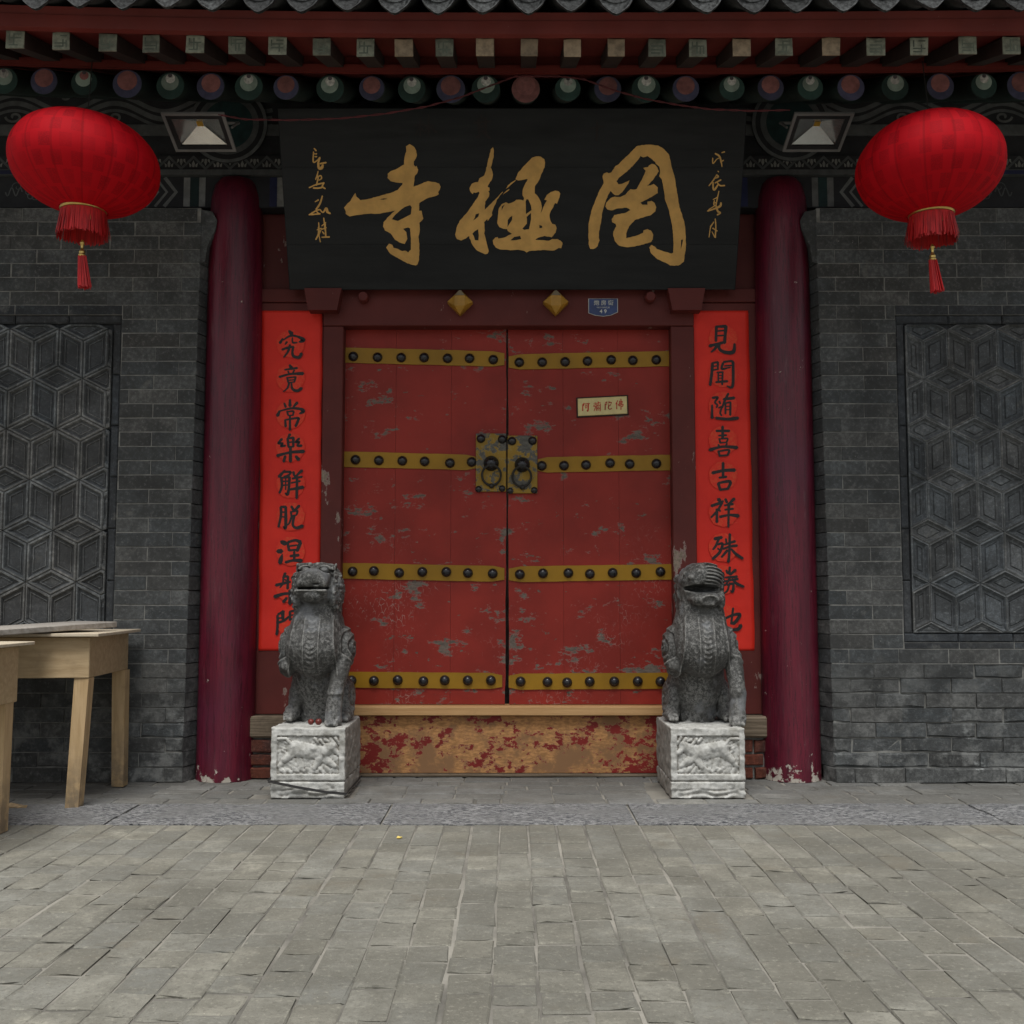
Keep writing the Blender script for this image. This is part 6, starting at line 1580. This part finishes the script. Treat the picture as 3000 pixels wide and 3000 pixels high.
# fruit left on the plinth, wire tied round it
for i, (u, v, r, lb) in enumerate(((911, 2111, 0.0165, 'reddish brown round fruit on the left lion plinth, the lighter of two'), (934, 2115, 0.0175, 'dark maroon round fruit on the left lion plinth, nearer the foreleg'))):
    c = PX(u, v, -0.575); m = M().lathe((c.x, -0.575-0.008*i, 0.371+r*0.95), [(r*0.12,-r*0.97),(r*0.5,-r*0.87),(r*0.85,-r*0.5),(r,0),(r*0.86,r*0.5),(r*0.52,r*0.83),(r*0.2,r*0.93),(r*0.05,r*0.86)], 20)
    o = obj('fruit', m, MT['fruit'], smooth=True); tag(o, lb, 'fruit', 'fruit left on the plinth')
m = M(); x0, x1, yf, yk = -1.040-0.2035, -1.040+0.2035, -0.652, -0.085
zl, zr = 0.092, 0.030
loop = [(x0,yk,0.13),(x0,yf,zl+0.003),(x0+0.15,yf-0.003,zl-0.027),(x0+0.30,yf-0.002,zl-0.052),(x1,yf,zr),(x1,-0.4,zr-0.002),(x1,yk,zr-0.005)]
m.tube(loop, 0.0042, 6); m.tube([(a+0.001,b-0.004,c-0.006) for a,b,c in loop[1:5]], 0.0035, 6)
tag(obj('wire_tie', m, MT['wire_black']), 'black wire tied slanting round the left lion plinth', 'wire')

# ------------------------------------------------------------------ wooden tables and boards
def rotbox(a, b, c, pivot, ang):
    m = M().bbox(a, b, c); ca, sa = math.cos(ang), math.sin(ang)
    m.v = [(pivot[0]+(x-pivot[0])*ca-(y-pivot[1])*sa, pivot[1]+(x-pivot[0])*sa+(y-pivot[1])*ca, z) for x, y, z in m.v]; return m
tb = thing('wooden_table', 'pale wooden table with deep apron and plywood top against the left wall', 'table', (-2.6,-0.55,0), 'pale wooden work tables')
pv = (-2.09, -0.90); an = rad(3.5)
for nm, mt, a, b, c in (('apron','tablewood',(-3.25,-0.90,0.640),(-2.09,-0.24,0.843),0.003),
                        ('table_top','ply',(-3.30,-0.945,0.8465),(-2.035,-0.20,0.862),0.002)):
    obj(nm, rotbox(a, b, c, pv, an), MT[mt], tb)
def leg(parent, top, bot, w, mat='legwood'):
    m = M(); hw = w/2; vs = []
    for (p, k) in ((bot, 0.92), (top, 1.0)):
        for sx, sy in ((-1,-1),(1,-1),(1,1),(-1,1)): vs.append((p[0]+sx*hw*k, p[1]+sy*hw*k, p[2]))
    return obj('leg', m.add(vs, [(0,3,2,1),(4,5,6,7),(0,1,5,4),(1,2,6,5),(2,3,7,6),(3,0,4,7)]), MT[mat], parent)
leg(tb, (-2.128,-0.860,0.639), (-2.155,-0.870,0.002), 0.072); leg(tb, (-2.155,-0.280,0.639), (-2.150,-0.265,0.002), 0.072)
leg(tb, (-3.20,-0.92,0.639), (-3.22,-0.93,0.002), 0.072); leg(tb, (-3.22,-0.34,0.639), (-3.22,-0.33,0.002), 0.072)
ta = thing('wooden_table', 'pale wooden table at the left edge, nearer the street, standing on the paving', 'table', (-2.75,-1.7,0), 'pale wooden work tables')
pv2 = (-2.215, -1.40)
obj('apron', rotbox((-3.35,-2.08,0.572), (-2.215,-1.40,0.822), 0.003, pv2, rad(-1)), MT['tablewood'], ta)
obj('table_top', rotbox((-3.40,-2.12,0.8255), (-2.175,-1.33,0.840), 0.002, pv2, rad(-1)), MT['ply'], ta)
leg(ta, (-2.262,-1.455,0.571), (-2.268,-1.445,0.004), 0.078); leg(ta, (-2.262,-2.02,0.571), (-2.30,-2.03,0.004), 0.078); leg(ta, (-3.30,-1.46,0.571), (-3.32,-1.46,0.004), 0.078); leg(ta, (-3.30,-2.02,0.571), (-3.32,-2.03,0.004), 0.078)
# grey plank across both tables
m = M().bbox((-0.15,-0.62,0),(0.15,0.62,0.030),0.004)
pk = obj('loose_plank', m, MT['greyplank'], at=(-2.47,-1.06,0.865)); pk.rotation_euler = (rad(1.6), 0, rad(-24))
tag(pk, 'weathered grey board lying across the two wooden tables', 'board')

# small litter
def scrap(label, u, v, pts, mat='scrap', h=0.006):
    c = PX(u, v, 0); a = (u-1500)/FPX; b = (1500-v)/FPX
    d = Vector((a, math.cos(TILT)-b*math.sin(TILT), math.sin(TILT)+b*math.cos(TILT))); s = -(CZ-0.004)/d.z; g = Vector((CX,CY,CZ))+d*s
    n = len(pts); RR = random.Random(u); vs = [(g.x+x, g.y+y, 0.0055+RR.uniform(0,h)) for x, y in pts]+[(g.x+x*0.9, g.y+y*0.9, 0.0035) for x, y in pts]
    fs = [tuple(range(n)), tuple(range(n,2*n))[::-1]]+[(i,n+i,n+(i+1)%n,(i+1)%n) for i in range(n)]
    tag(obj('scrap', M().add(vs, fs), MT[mat]), label, 'litter', 'bits of litter on the paving')
scrap('crumpled yellow scrap on the paving in front of the left lion', 1170, 2455, [(-0.012,-0.006),(0.0,-0.010),(0.010,-0.002),(0.013,0.007),(0.002,0.004),(-0.008,0.009)])
scrap('yellow wood offcut on the kerb by the table leg', 48, 2366, [(-0.05,-0.02),(0.02,-0.03),(0.06,-0.012),(0.035,0.02),(-0.04,0.025)], 'legwood', 0.02)
